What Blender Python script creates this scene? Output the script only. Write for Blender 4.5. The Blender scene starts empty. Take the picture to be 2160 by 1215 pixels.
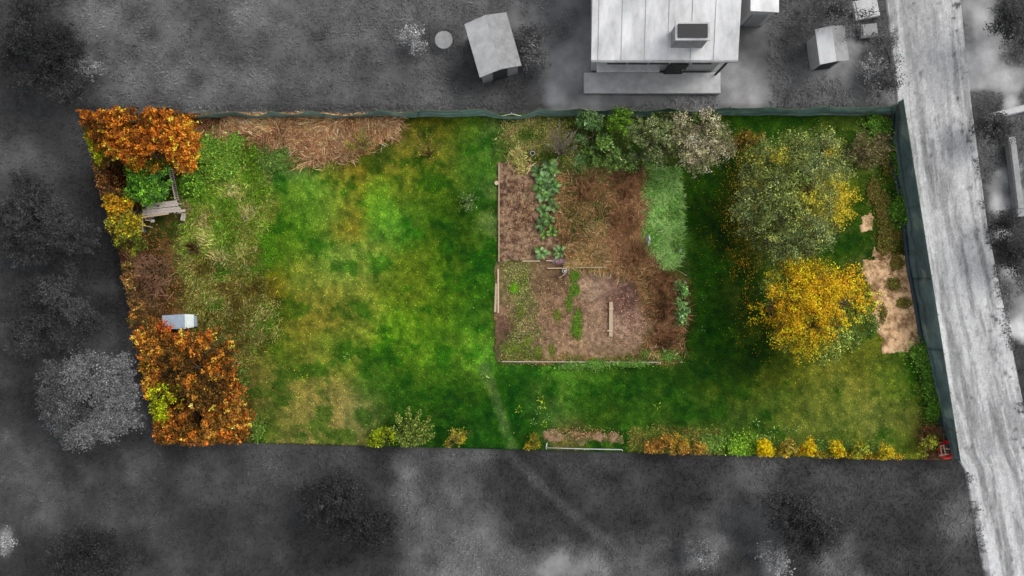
import bpy, math, random
import numpy as np
from mathutils import Vector, Matrix

random.seed(7)
RNG = np.random.default_rng(11)
S = bpy.context.scene
C = S.collection
PI = math.pi

# ---------------------------------------------------------------- camera, sky, sun, exposure
H = 48.0                                   # height of the drone; 40 photo pixels = 1 m on the ground
cam_d = bpy.data.cameras.new('camera')
cam = bpy.data.objects.new('camera', cam_d); C.objects.link(cam)
cam.location = (0, 0, H); cam.rotation_euler = (0, 0, 0)
cam_d.sensor_width = 36.0; cam_d.lens = 32.0
cam_d.clip_start = 0.5; cam_d.clip_end = 2000
S.camera = cam

SUN_EL, SUN_AZ = math.radians(52), math.radians(60)      # azimuth from +Y (north) towards +X
w = bpy.data.worlds.new('World'); S.world = w; w.use_nodes = True
nt = w.node_tree; nt.nodes.clear()
o_ = nt.nodes.new('ShaderNodeOutputWorld'); b_ = nt.nodes.new('ShaderNodeBackground')
sk = nt.nodes.new('ShaderNodeTexSky'); sk.sky_type = 'NISHITA'; sk.sun_disc = False
sk.sun_elevation = SUN_EL; sk.sun_rotation = SUN_AZ
sk.dust_density = 3.0; sk.air_density = 1.0
hs = nt.nodes.new('ShaderNodeHueSaturation'); hs.inputs['Saturation'].default_value = 0.22
nt.links.new(sk.outputs[0], hs.inputs['Color']); nt.links.new(hs.outputs[0], b_.inputs[0])
nt.links.new(b_.outputs[0], o_.inputs[0]); b_.inputs[1].default_value = 0.15
sd = bpy.data.lights.new('sun', 'SUN'); sun = bpy.data.objects.new('sun', sd); C.objects.link(sun)
sd.energy = 0.85; sd.angle = math.radians(28); sd.color = (1.0, 0.97, 0.92)
_dir = Vector((math.sin(SUN_AZ) * math.cos(SUN_EL), math.cos(SUN_AZ) * math.cos(SUN_EL), math.sin(SUN_EL)))
sun.rotation_euler = _dir.to_track_quat('Z', 'Y').to_euler()
S.view_settings.view_transform = 'Standard'; S.view_settings.look = 'None'
S.view_settings.exposure = 0.80; S.view_settings.gamma = 1.0
S.view_settings.use_curve_mapping = False
FOL = 1.55                                   # leaf and blade reflectance against a closed turf of the same look
K_LIGHT = 1.30                               # what an albedo-1 flat surface shows as, in linear display units

# ---------------------------------------------------------------- helpers
def lin(c):
    c = np.asarray(c, float) / 255.0
    return np.where(c <= 0.04045, c / 12.92, ((c + 0.055) / 1.055) ** 2.4)
def alb(c, k=None):
    return np.clip(lin(c) / (k or K_LIGHT), 0.003, 0.85)
def G(px, py, h=0.0):                        # photo-scale map coordinates -> metres
    f = (H - h) / H
    return ((px - 1080.0) / 40.0 * f, (607.5 - py) / 40.0 * f)
def P3(px, py, h=0.0):
    x, y = G(px, py, h); return Vector((x, y, h))
_T = np.random.default_rng(5).random((24, 256, 256))
def vnoise(x, y, s=0):
    x = np.asarray(x, float) + 1000; y = np.asarray(y, float) + 1000
    xi = np.floor(x).astype(int); yi = np.floor(y).astype(int)
    fx = x - xi; fy = y - yi; fx = fx * fx * (3 - 2 * fx); fy = fy * fy * (3 - 2 * fy)
    T = _T[s % 24]; a = xi & 255; b = yi & 255; a1 = (xi + 1) & 255; b1 = (yi + 1) & 255
    return (T[a, b] * (1 - fx) + T[a1, b] * fx) * (1 - fy) + (T[a, b1] * (1 - fx) + T[a1, b1] * fx) * fy
def fbm(x, y, s=0, o=4, g=0.5):
    v = 0; a = 1; t = 0
    for i in range(o):
        v = v + a * vnoise(x * 2 ** i, y * 2 ** i, s + i); t += a; a *= g
    return v / t
def sstep(a, b, x):
    t = np.clip((x - a) / (b - a), 0, 1); return t * t * (3 - 2 * t)

def mesh(name, V, F, mat, parent=None, col=None, smooth=False):
    """V (n,3); F (m,k) array, k = 3 or 4"""
    V = np.ascontiguousarray(V, dtype=np.float32); F = np.ascontiguousarray(F, dtype=np.int32)
    me = bpy.data.meshes.new(name); m, k = F.shape
    me.vertices.add(len(V)); me.vertices.foreach_set('co', V.ravel())
    me.loops.add(m * k); me.loops.foreach_set('vertex_index', F.ravel())
    me.polygons.add(m); me.polygons.foreach_set('loop_start', np.arange(0, m * k, k, dtype=np.int32))
    if smooth: me.polygons.foreach_set('use_smooth', np.ones(m, dtype=bool))
    me.update(calc_edges=True); me.validate()
    if col is not None:
        ca = me.color_attributes.new('Col', 'FLOAT_COLOR', 'POINT')
        cc = np.ones((len(V), 4), np.float32); cc[:, :3] = col
        ca.data.foreach_set('color', cc.ravel())
    me.materials.append(mat)
    o = bpy.data.objects.new(name, me); C.objects.link(o)
    if parent is not None: o.parent = parent
    return o
def tag(o, label=None, cat=None, group=None, kind=None):
    if label: o['label'] = label
    if cat: o['category'] = cat
    if group: o['group'] = group
    if kind: o['kind'] = kind
    return o
def thing(name, label, cat, loc=(0, 0, 0), rz=0.0, group=None):
    o = bpy.data.objects.new(name, None); C.objects.link(o); o.empty_display_size = 0.2
    o.location = loc; o.rotation_euler = (0, 0, rz)
    return tag(o, label, cat, group)

class MB:                                     # collects boxes, tubes and discs into one mesh
    def __init__(s): s.v = []; s.f = []
    def add(s, V, F):
        n = len(s.v); s.v += [tuple(p) for p in V]; s.f += [tuple(i + n for i in f) for f in F]
    def box(s, c, size, M=None, jitter=0.0, bev=0.0):
        hx, hy, hz = [a / 2 for a in size]; b = min(bev, hx * .8, hy * .8, hz * .8)
        pts = []
        if b <= 0:
            for z in (-hz, hz):
                for x, y in ((-hx, -hy), (hx, -hy), (hx, hy), (-hx, hy)): pts.append(Vector((x, y, z)))
            F = [(3, 2, 1, 0), (4, 5, 6, 7), (0, 1, 5, 4), (1, 2, 6, 5), (2, 3, 7, 6), (3, 0, 4, 7)]
        else:
            for z, i in ((-hz, b), (-hz + b, 0), (hz - b, 0), (hz, b)):
                for x, y in ((-hx + i, -hy + i), (hx - i, -hy + i), (hx - i, hy - i), (-hx + i, hy - i)): pts.append(Vector((x, y, z)))
            F = [(3, 2, 1, 0), (12, 13, 14, 15)]
            for r in range(3):
                for q in range(4):
                    F.append((r * 4 + q, r * 4 + (q + 1) % 4, r * 4 + 4 + (q + 1) % 4, r * 4 + 4 + q))
        if jitter: pts = [p + Vector([random.uniform(-jitter, jitter) for _ in range(3)]) for p in pts]
        if M is not None: pts = [M @ p for p in pts]
        s.add([p + Vector(c) for p in pts], F)
    def bar(s, a, b, w_, t_, up=Vector((0, 0, 1)), jitter=0.0, bev=0.0):     # plank from a to b
        a = Vector(a); b = Vector(b); d = (b - a); L = d.length; d.normalize()
        y = up.cross(d)
        if y.length < 1e-4: y = Vector((0, 1, 0)).cross(d)
        y.normalize(); z = d.cross(y)
        M = Matrix((d, y, z)).transposed()
        s.box((a + b) / 2, (L, w_, t_), M, jitter, bev)
    def tube(s, pts, rad, n=6):
        pts = [Vector(p) for p in pts]; k = len(pts)
        if not isinstance(rad, (list, tuple)): rad = [rad] * k
        V = []; F = []
        for i, p in enumerate(pts):
            d = (pts[min(i + 1, k - 1)] - pts[max(i - 1, 0)]).normalized()
            u = d.orthogonal().normalized() if i == 0 else (u - u.dot(d) * d).normalized()
            v = d.cross(u)
            for q in range(n):
                a = 2 * PI * q / n; V.append(p + rad[i] * (math.cos(a) * u + math.sin(a) * v))
        for i in range(k - 1):
            for q in range(n):
                F.append((i * n + q, i * n + (q + 1) % n, (i + 1) * n + (q + 1) % n, (i + 1) * n + q))
        F.append(tuple(range(n - 1, -1, -1))); F.append(tuple((k - 1) * n + q for q in range(n)))
        s.add(V, F)
    def lathe(s, c, prof, n=20):              # prof: (r, z) list, open ends
        V = []; F = []
        for r, z in prof:
            for q in range(n): V.append((c[0] + r * math.cos(2 * PI * q / n), c[1] + r * math.sin(2 * PI * q / n), c[2] + z))
        for i in range(len(prof) - 1):
            for q in range(n): F.append((i * n + q, i * n + (q + 1) % n, (i + 1) * n + (q + 1) % n, (i + 1) * n + q))
        s.add(V, F)
    def build(s, name, mat, parent=None, smooth=False):
        me = bpy.data.meshes.new(name); me.from_pydata(s.v, [], s.f); me.update()
        if smooth: me.polygons.foreach_set('use_smooth', [True] * len(me.polygons))
        me.materials.append(mat)
        o = bpy.data.objects.new(name, me); C.objects.link(o)
        if parent is not None: o.parent = parent
        return o

# vectorised tubes: P (N,K,3), R (N,K)
def tubes_arr(P, R, n=4):
    N, K, _ = P.shape
    D = np.empty_like(P); D[:, 1:-1] = P[:, 2:] - P[:, :-2]; D[:, 0] = P[:, 1] - P[:, 0]; D[:, -1] = P[:, -1] - P[:, -2]
    D /= np.linalg.norm(D, axis=2, keepdims=True) + 1e-9
    ref = np.zeros_like(D); ref[..., 2] = 1.0
    bad = np.abs(D[..., 2]) > 0.9; ref[bad] = (1, 0, 0)
    U = np.cross(D, ref); U /= np.linalg.norm(U, axis=2, keepdims=True) + 1e-9; W = np.cross(D, U)
    a = 2 * PI * np.arange(n) / n
    V = P[:, :, None, :] + R[:, :, None, None] * (np.cos(a)[None, None, :, None] * U[:, :, None, :] + np.sin(a)[None, None, :, None] * W[:, :, None, :])
    base = (np.arange(N) * K * n)[:, None, None] + (np.arange(K - 1) * n)[None, :, None]
    q = np.arange(n)[None, None, :]; q1 = (q + 1) % n
    F = np.stack([base + q, base + q1, base + n + q1, base + n + q], -1).reshape(-1, 4)
    return V.reshape(-1, 3), F
def join(parts):
    Vs, Fs, Cs = [], [], []; n = 0
    for p in parts:
        Vs.append(p[0]); Fs.append(p[1] + n); n += len(p[0])
        if len(p) > 2: Cs.append(p[2])
    return (np.concatenate(Vs), np.concatenate(Fs)) + ((np.concatenate(Cs),) if Cs else ())
def unit(n, rng=RNG):
    v = rng.normal(size=(n, 3)); return v / (np.linalg.norm(v, axis=1, keepdims=True) + 1e-9)
def leaves_arr(c, nrm, size, col, aspect=0.6, rng=RNG):
    """rhombic leaves with a slight fold: c (n,3), nrm (n,3), size (n,), col (n,3)"""
    n = len(c); t = unit(n, rng); d = np.cross(nrm, t); d /= np.linalg.norm(d, axis=1, keepdims=True) + 1e-9
    s_ = np.cross(d, nrm); L = size[:, None] / 2; W_ = L * aspect; dn = nrm * L * 0.25
    V = np.stack([c - d * L - dn, c + s_ * W_, c + d * L - dn, c - s_ * W_], 1).reshape(-1, 3)
    F = np.arange(4 * n).reshape(-1, 4)
    return V, F, np.repeat(np.clip(col * FOL, 0, .8), 4, 0)
def blades_arr(b, tip, wd, col):
    n = len(b); d = tip - b; s_ = np.cross(d, np.tile([0, 0, 1.0], (n, 1))) + 1e-6
    s_ /= np.linalg.norm(s_, axis=1, keepdims=True); m = b + d * .55; m[:, 2] += 0.12 * np.linalg.norm(d, axis=1)
    wd = wd[:, None]
    V = np.stack([b - s_ * wd / 2, b + s_ * wd / 2, m + s_ * wd * .4, m - s_ * wd * .4, tip + s_ * wd * .08, tip - s_ * wd * .08], 1).reshape(-1, 3)
    i = np.arange(n)[:, None] * 6
    F = np.concatenate([i + [0, 1, 2, 3], i + [3, 2, 4, 5]], 0)
    return V, F, np.repeat(np.clip(col * FOL, 0, .8), 6, 0)

# ---------------------------------------------------------------- materials
def principled(name):
    m = bpy.data.materials.new(name); m.use_nodes = True
    return m, m.node_tree, m.node_tree.nodes['Principled BSDF']
def N(nt, t): return nt.nodes.new(t)
def mat_col(name, rough=0.85, spec=0.2, nscale=8.0, namt=0.25, bump=0.0, bscale=20.0, trans=0.0, stretch=None):
    """surface coloured by the mesh's own colour attribute, with procedural variation"""
    m, nt, bs = principled(name)
    at = N(nt, 'ShaderNodeAttribute'); at.attribute_name = 'Col'
    gm = N(nt, 'ShaderNodeNewGeometry')
    mp = N(nt, 'ShaderNodeMapping'); nt.links.new(gm.outputs['Position'], mp.inputs['Vector'])
    if stretch: mp.inputs['Scale'].default_value = stretch
    nz = N(nt, 'ShaderNodeTexNoise'); nz.inputs['Scale'].default_value = nscale; nz.inputs['Detail'].default_value = 4
    nz.inputs['Roughness'].default_value = 0.7
    nt.links.new(mp.outputs[0], nz.inputs['Vector'])
    mr = N(nt, 'ShaderNodeMapRange'); mr.inputs[1].default_value = .25; mr.inputs[2].default_value = .75
    mr.inputs[3].default_value = 1 - namt; mr.inputs[4].default_value = 1 + namt
    nt.links.new(nz.outputs['Fac'], mr.inputs[0])
    vm = N(nt, 'ShaderNodeVectorMath'); vm.operation = 'SCALE'
    nt.links.new(at.outputs['Color'], vm.inputs[0]); nt.links.new(mr.outputs[0], vm.inputs['Scale'])
    nt.links.new(vm.outputs[0], bs.inputs['Base Color'])
    bs.inputs['Roughness'].default_value = rough; bs.inputs['Specular IOR Level'].default_value = spec
    if bump:
        n2 = N(nt, 'ShaderNodeTexNoise'); n2.inputs['Scale'].default_value = bscale; n2.inputs['Detail'].default_value = 5
        nt.links.new(gm.outputs['Position'], n2.inputs['Vector'])
        bp = N(nt, 'ShaderNodeBump'); bp.inputs['Strength'].default_value = bump; bp.inputs['Distance'].default_value = 0.05
        nt.links.new(n2.outputs['Fac'], bp.inputs['Height']); nt.links.new(bp.outputs[0], bs.inputs['Normal'])
    if trans:
        tr = N(nt, 'ShaderNodeBsdfTranslucent'); mx = N(nt, 'ShaderNodeMixShader'); mx.inputs[0].default_value = trans
        nt.links.new(vm.outputs[0], tr.inputs['Color'])
        nt.links.new(bs.outputs[0], mx.inputs[1]); nt.links.new(tr.outputs[0], mx.inputs[2])
        nt.links.new(mx.outputs[0], nt.nodes['Material Output'].inputs['Surface'])
    return m
def mat_flat(name, c1, c2=None, rough=0.7, spec=0.3, scale=12.0, stretch=(1, 1, 1), bump=0.2, metal=0.0, wave=None):
    m, nt, bs = principled(name); c2 = c2 if c2 is not None else [a * .75 for a in c1]
    tc = N(nt, 'ShaderNodeTexCoord'); mp = N(nt, 'ShaderNodeMapping'); mp.inputs['Scale'].default_value = stretch
    nt.links.new(tc.outputs['Object'], mp.inputs[0])
    nz = N(nt, 'ShaderNodeTexNoise'); nz.inputs['Scale'].default_value = scale; nz.inputs['Detail'].default_value = 6
    nz.inputs['Roughness'].default_value = .65
    nt.links.new(mp.outputs[0], nz.inputs['Vector'])
    cr = N(nt, 'ShaderNodeValToRGB'); cr.color_ramp.elements[0].position = .35; cr.color_ramp.elements[1].position = .65
    cr.color_ramp.elements[0].color = tuple(alb(c2)) + (1,); cr.color_ramp.elements[1].color = tuple(alb(c1)) + (1,)
    nt.links.new(nz.outputs['Fac'], cr.inputs[0]); nt.links.new(cr.outputs[0], bs.inputs['Base Color'])
    bs.inputs['Roughness'].default_value = rough; bs.inputs['Specular IOR Level'].default_value = spec
    bs.inputs['Metallic'].default_value = metal
    h = nz.outputs['Fac']
    if wave:
        wv = N(nt, 'ShaderNodeTexWave'); wv.bands_direction = wave[0]; wv.inputs['Scale'].default_value = wave[1]
        nt.links.new(tc.outputs['Object'], wv.inputs['Vector']); h = wv.outputs['Fac']
    if bump:
        bp = N(nt, 'ShaderNodeBump'); bp.inputs['Strength'].default_value = bump; bp.inputs['Distance'].default_value = .02
        nt.links.new(h, bp.inputs['Height']); nt.links.new(bp.outputs[0], bs.inputs['Normal'])
    return m

M_GROUND = mat_col('neighbour_ground', nscale=1.6, namt=0.18, bump=0.4, bscale=6)
M_LAWN = mat_col('lawn_turf', nscale=9, namt=0.30, bump=0.6, bscale=30, spec=.04, rough=1)
M_SOIL = mat_col('tilled_soil', nscale=7, namt=0.32, bump=0.9, bscale=14, rough=1, spec=.05)
M_SAND = mat_col('bare_sand', nscale=14, namt=0.22, bump=0.7, bscale=22, rough=.95)
M_ROAD = mat_col('worn_road', nscale=11, namt=0.26, bump=0.6, bscale=40, rough=.9)
M_BLADE = mat_col('grass_blade', nscale=3, namt=.15, trans=.2, spec=.04, rough=.9)
M_LEAF = mat_col('leaf', nscale=5, namt=.18, trans=.22, rough=.7, spec=.12)
M_STRAW = mat_col('dry_stalk', nscale=6, namt=.2, trans=.1, spec=.08)
M_BARK = mat_col('bark', nscale=12, namt=.3, bump=.5, bscale=25)
M_NET = mat_col('shade_net', nscale=3.0, namt=.30, bump=.35, bscale=7, rough=.8, spec=.2, stretch=(1, 1, 2.5))
M_WOOD = mat_flat('weathered_wood', (200, 180, 150), (150, 128, 105), scale=4, stretch=(3, 14, 14), bump=.4)
M_WOODG = mat_flat('grey_old_wood', (206, 194, 184), (140, 126, 116), scale=5, stretch=(2, 14, 14), bump=.6)
M_WOODR = mat_flat('reddish_old_wood', (150, 112, 92), (98, 68, 54), scale=5, stretch=(4, 9, 9))
M_PALEW = mat_flat('pale_sawn_wood', (215, 190, 160), (180, 152, 122), scale=6, stretch=(3, 12, 12))
M_WHITE = mat_flat('white_paint', (225, 228, 228), (190, 195, 196), scale=3, rough=.5)
M_TIN = mat_flat('pale_blue_tin', (172, 188, 204), (150, 166, 184), scale=3, rough=.45, spec=.5, bump=.5, wave=('X', 9))
M_TINW = mat_flat('pale_cream_tin', (205, 212, 205), (180, 192, 188), scale=3, rough=.45, spec=.5, bump=.3, wave=('X', 9))
M_BLACK = mat_flat('black_plastic', (30, 30, 34), (18, 18, 20), rough=.5)
M_RED = mat_flat('red_hose', (232, 16, 40), (200, 8, 26), rough=.35, spec=.5, scale=9)
M_DARKSHEET = mat_flat('dark_grey_sheet', (88, 92, 90), (55, 58, 60), scale=4)
M_PURPLE = mat_flat('purple_grey_foil', (160, 132, 134), (96, 74, 80), scale=7, rough=.6, bump=.8)
M_ROOF = mat_flat('pale_roof', (222, 222, 222), (176, 176, 176), scale=1.1, bump=.15, stretch=(1, .4, 1))
M_RENDER = mat_flat('pale_render', (188, 188, 188), (170, 170, 170), scale=1.2)
M_GREYD = mat_flat('dark_grey', (60, 60, 60), (40, 40, 40), scale=3)
M_GREYM = mat_flat('mid_grey', (150, 150, 150), (125, 125, 125), scale=3)
M_GREYL = mat_flat('light_grey', (190, 190, 190), (165, 165, 165), scale=2)

# ---------------------------------------------------------------- plot outline (metres)
TL, TR = G(179, 238), G(1889, 237)
BR, BL = G(2012, 973), G(340, 931)
QUAD = [TL, TR, BR, BL]
def in_quad(x, y, f=1.0, margin=0.0):
    ok = np.ones(np.shape(x), bool)
    for i in range(4):
        (x0, y0), (x1, y1) = QUAD[i], QUAD[(i + 1) % 4]
        x0, y0, x1, y1 = x0 * f, y0 * f, x1 * f, y1 * f
        L = math.hypot(x1 - x0, y1 - y0)
        ok &= ((x1 - x0) * (y - y0) - (y1 - y0) * (x - x0)) / L < -margin
    return ok
def blend(x, y, patches, base, warp=0.5, seed=0):
    """normalised soft mix of ground-colour patches given in map units"""
    wx = x + warp * (fbm(x * .7, y * .7, seed, 4) - .5) * 3; wy = y + warp * (fbm(x * .7, y * .7, seed + 7, 4) - .5) * 3
    acc = np.zeros(x.shape + (3,)); ws = np.zeros(x.shape)
    for (px, py, r, c) in patches:
        cx, cy = G(px, py); r = r / 40.0
        d2 = ((wx - cx) ** 2 + (wy - cy) ** 2) / (r * r)
        q = np.exp(-d2 * .9); acc += q[..., None] * np.asarray(c, float); ws += q
    q = 0.02; acc += q * np.asarray(base, float); ws += q
    return acc / ws[..., None]
LAWN = [
 (450,330,45,(82,118,36)),(500,390,45,(98,132,30)),(595,335,45,(70,122,55)),(640,330,25,(60,105,45)),(420,420,40,(88,105,40)),(480,470,50,(118,120,60)),(440,490,40,(105,105,50)),(540,440,35,(100,122,35)),
 (545,545,45,(48,110,8)),(520,500,30,(70,115,20)),(470,640,45,(96,92,26)),(560,620,50,(104,102,14)),(430,560,50,(92,92,50)),(400,640,45,(92,80,45)),(430,700,40,(95,88,45)),(510,700,45,(88,90,18)),(590,725,45,(62,108,14)),
 (500,780,40,(92,105,40)),(680,405,48,(92,160,42)),(625,420,30,(72,122,22)),(745,355,50,(108,112,20)),(725,455,45,(112,112,26)),(795,425,36,(96,166,28)),(845,475,40,(72,152,36)),(650,490,50,(52,114,12)),(690,460,25,(92,150,45)),
 (700,565,55,(98,148,50)),(770,560,45,(96,142,42)),(640,575,40,(96,132,34)),(600,500,40,(78,120,18)),(700,640,60,(108,116,34)),(640,680,50,(104,116,30)),(820,690,40,(86,158,14)),(860,620,50,(88,126,18)),(770,650,45,(92,126,34)),
 (900,270,40,(84,96,18)),(860,330,45,(108,122,30)),(930,340,45,(98,118,26)),(985,300,40,(66,114,24)),(1005,360,40,(58,120,28)),(880,400,50,(80,118,18)),(960,460,55,(42,92,8)),(900,520,50,(64,108,12)),(1032,480,22,(86,126,60)),
 (1030,400,22,(74,116,50)),(1042,300,22,(52,104,40)),(1000,580,45,(42,106,12)),(940,640,60,(62,112,12)),(1010,670,40,(40,104,16)),(980,745,42,(86,160,30)),(1030,740,25,(72,142,36)),(905,740,40,(60,118,14)),(870,765,35,(90,150,20)),
 (820,765,32,(26,84,8)),(790,800,40,(46,104,18)),(740,725,50,(88,128,28)),(690,740,35,(86,130,30)),(650,800,55,(112,122,46)),(575,830,50,(104,118,46)),(700,860,55,(128,128,70)),(640,905,45,(112,122,54)),(760,870,40,(110,124,68)),
 (560,905,28,(74,108,28)),(700,925,40,(118,124,62)),(850,860,50,(30,84,12)),(950,850,60,(28,82,8)),(900,800,45,(52,104,16)),(1000,910,45,(26,84,12)),(880,900,40,(36,86,16)),(1090,830,50,(26,84,8)),(1090,910,40,(24,80,8)),
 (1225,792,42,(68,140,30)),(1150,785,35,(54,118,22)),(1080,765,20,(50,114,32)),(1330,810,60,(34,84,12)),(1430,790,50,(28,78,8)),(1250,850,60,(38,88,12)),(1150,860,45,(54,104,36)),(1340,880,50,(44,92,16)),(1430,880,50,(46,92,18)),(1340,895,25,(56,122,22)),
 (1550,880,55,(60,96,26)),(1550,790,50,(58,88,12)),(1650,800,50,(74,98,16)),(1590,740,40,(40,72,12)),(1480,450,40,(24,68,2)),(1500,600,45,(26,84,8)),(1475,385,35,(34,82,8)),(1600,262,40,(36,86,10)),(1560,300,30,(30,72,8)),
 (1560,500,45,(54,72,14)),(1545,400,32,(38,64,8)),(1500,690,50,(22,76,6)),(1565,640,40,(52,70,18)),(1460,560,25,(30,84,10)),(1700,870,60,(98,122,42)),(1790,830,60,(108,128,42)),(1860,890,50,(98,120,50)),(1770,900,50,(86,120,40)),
 (1700,810,45,(84,106,20)),(1640,860,40,(62,104,24)),(1900,820,45,(74,112,24)),(1935,880,35,(90,108,40)),(1800,760,40,(86,108,22)),(1880,290,40,(56,112,32)),(1900,390,35,(48,92,18)),(1820,255,45,(66,98,30)),(1830,570,30,(54,80,30)),
 (1790,490,40,(42,82,12)),(1905,455,25,(72,112,44)),(1890,520,25,(92,86,40)),(1740,250,45,(52,86,18)),(1670,250,40,(48,88,14)),(1945,790,30,(62,110,26)),(1840,650,25,(72,92,30)),
 (1200,918,28,(92,96,50)),(1380,940,30,(90,92,40)),(1460,935,30,(78,96,40)),(1570,940,30,(82,132,34)),(1700,940,35,(80,112,34)),(1800,945,35,(82,118,28)),(1900,945,35,(88,122,26)),(1970,930,25,(84,78,38)),(1985,965,20,(95,75,48)),
 (300,290,60,(58,44,18)),(200,300,30,(80,80,15)),(250,400,40,(78,52,26)),(320,390,40,(45,62,18)),(280,480,35,(86,78,40)),(350,480,35,(92,86,42)),(300,560,50,(96,72,42)),(310,640,50,(92,68,36)),(380,770,70,(64,46,20)),(430,850,70,(62,44,20)),(350,900,50,(70,56,26)),(420,290,25,(92,80,50)),
 (480,262,45,(112,84,54)),(560,270,45,(108,78,50)),(640,285,45,(122,90,62)),(720,280,45,(118,90,58)),(790,275,45,(108,94,54)),(650,325,20,(110,80,60)),(830,255,25,(86,90,24)),(1090,250,40,(62,90,22)),(1180,260,45,(72,94,36)),(1090,290,45,(78,100,36)),
 (1180,330,45,(82,92,44)),(1290,330,50,(62,92,36)),(1240,350,40,(80,112,50)),(1400,300,50,(70,84,44)),(1400,360,40,(60,112,24)),(1230,430,50,(98,80,46)),(1290,500,50,(92,70,40)),(1310,420,40,(94,66,40)),(1210,470,40,(74,72,36)),(1340,560,40,(104,74,50)),
 (1395,420,40,(86,146,56)),(1395,500,40,(86,150,56)),(1415,565,30,(80,120,50)),(1400,620,40,(108,76,50)),(1405,700,35,(100,74,46)),(1420,750,25,(84,112,36)),(1050,290,25,(66,104,44))]
def line_d(x, y, a, b):
    ax, ay = G(*a); bx, by = G(*b); dx, dy = bx - ax, by - ay
    t = np.clip(((x - ax) * dx + (y - ay) * dy) / (dx * dx + dy * dy), 0, 1)
    return np.hypot(x - ax - t * dx, y - ay - t * dy)
def lawn_rgb(x, y):
    c = blend(x, y, LAWN, (80, 110, 20), warp=.42, seed=2)
    d = np.minimum(line_d(x, y, (1022, 775), (1052, 860)), line_d(x, y, (1052, 860), (1085, 955)))
    c = c + (sstep(.42, .1, d + .15 * (fbm(x * 2, y * 2, 9, 3) - .5)))[..., None] * (np.array([84, 124, 66]) - c) * .65
    m = fbm(x * 1.1, y * 1.1, 5, 5, .62) - .5                      # dry / lush mottling of the turf
    c = c * (1 + m[..., None] * np.array([.5, .34, .4]))
    ol = sstep(.50, .66, fbm(x * .75 + 9, y * .75, 13, 5, .6))[..., None]
    c = c + ol * .14 * (np.array([108, 108, 30]) * (c[..., 1:2] / 125) - c)
    gr = sstep(.54, .68, fbm(x * .9, y * .9 + 5, 16, 5, .6))[..., None]
    c = c * (1 - gr * np.array([.42, .16, .5]))
    m2 = fbm(x * 3.1, y * 3.1, 12, 4, .7) - .5
    c = c * (1 + m2[..., None] * np.array([1.0, .72, .85])) + np.clip(m2, 0, 1)[..., None] * np.array([14, 10, 8])
    lum = c.mean(-1, keepdims=True); c = lum + (c - lum) * .85
    c = c * np.array([1.02, .92, .84])
    return np.clip(c, 2, 255)

GREY = [(60,50,60,46),(120,140,70,34),(150,190,40,44),(200,70,50,92),(260,110,60,82),(350,60,60,76),(190,142,14,165),(420,60,50,70),(480,110,60,70),(560,30,60,92),(560,120,60,80),(390,130,40,96),(450,170,50,82),(640,60,60,78),(700,130,60,72),(780,60,60,84),(820,170,50,66),
 (960,20,50,84),(1010,190,50,66),(880,190,50,88),(1120,100,28,78),(1160,40,45,110),(1190,120,45,140),(1210,200,40,150),(1100,190,30,78),(1290,190,40,120),(1400,190,40,110),(1500,190,40,108),(1575,190,40,135),(1620,80,25,100),(1640,120,45,66),(1660,190,50,84),(1740,40,45,64),(1700,170,40,92),
 (1740,120,25,150),(1790,120,28,120),(1810,70,20,80),(1850,40,25,66),(1865,130,25,60),(1830,200,40,96),(60,350,50,66),(60,270,40,40),(140,330,40,62),(60,440,50,40),(150,460,50,42),(200,540,40,36),(60,560,50,58),(120,620,50,44),(230,640,40,46),(40,700,40,60),(20,790,25,60),(100,740,50,48),
 (180,760,60,60),(280,840,40,80),(60,850,40,40),(200,950,60,60),(60,960,60,66),(60,1060,60,70),(200,1050,60,62),(160,1120,50,56),(280,1000,50,70),(300,1090,50,60),(420,1000,60,66),(380,1060,60,46),(480,1070,60,44),(560,1000,50,70),(8,1138,14,150),(60,1190,50,40),(210,1190,40,26),(330,1180,60,56),
 (600,1040,60,60),(560,1130,60,50),(680,1000,50,64),(720,1080,60,38),(760,1140,60,40),(640,1190,60,40),(800,980,40,52),(900,1020,50,84),(950,1060,55,92),(1010,1110,50,94),(930,990,30,60),(980,970,30,84),(860,980,30,96),(1050,1050,30,50),(1000,1190,50,104),(880,1190,40,90),(1120,1000,50,44),(1110,1090,50,36),
 (1080,1195,40,80),(1140,1200,30,128),(1210,1195,30,118),(1260,1195,25,130),(1200,1060,50,38),(1270,1010,60,56),(1320,1090,60,44),(1340,1195,40,90),(1420,1020,50,46),(1480,1165,22,112),(1530,1060,40,66),(1580,1010,35,84),(1620,1120,35,78),(1630,1175,22,128),(1720,1050,50,54),(1700,1130,50,40),(1780,1190,40,96),
 (1860,1060,60,52),(1900,1010,50,52),(1960,1060,40,56),(2010,1110,28,92),(1960,1180,50,46),(1880,1150,50,44),
 (2070,40,25,160),(2085,140,35,170),(2110,60,14,130),(2135,40,22,58),(2150,30,20,44),(2125,72,12,150),(2140,110,20,70),(2125,160,22,172),(2150,160,20,130),(2080,215,20,80),(2090,255,25,48),(2130,235,14,185),(2150,260,20,80),(2100,320,30,80),(2140,320,14,70),(2135,370,14,168),(2150,420,14,150),(2110,410,14,110),
 (2108,440,14,160),(2115,470,14,46),(2150,480,20,60),(2120,500,12,160),(2130,535,16,30),(2132,580,14,160),(2150,620,25,84),(2148,690,16,190),(2155,740,14,64),(2160,640,20,150)]
GREYP = [(a, b, c, (d, d, d)) for a, b, c, d in GREY]
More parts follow.
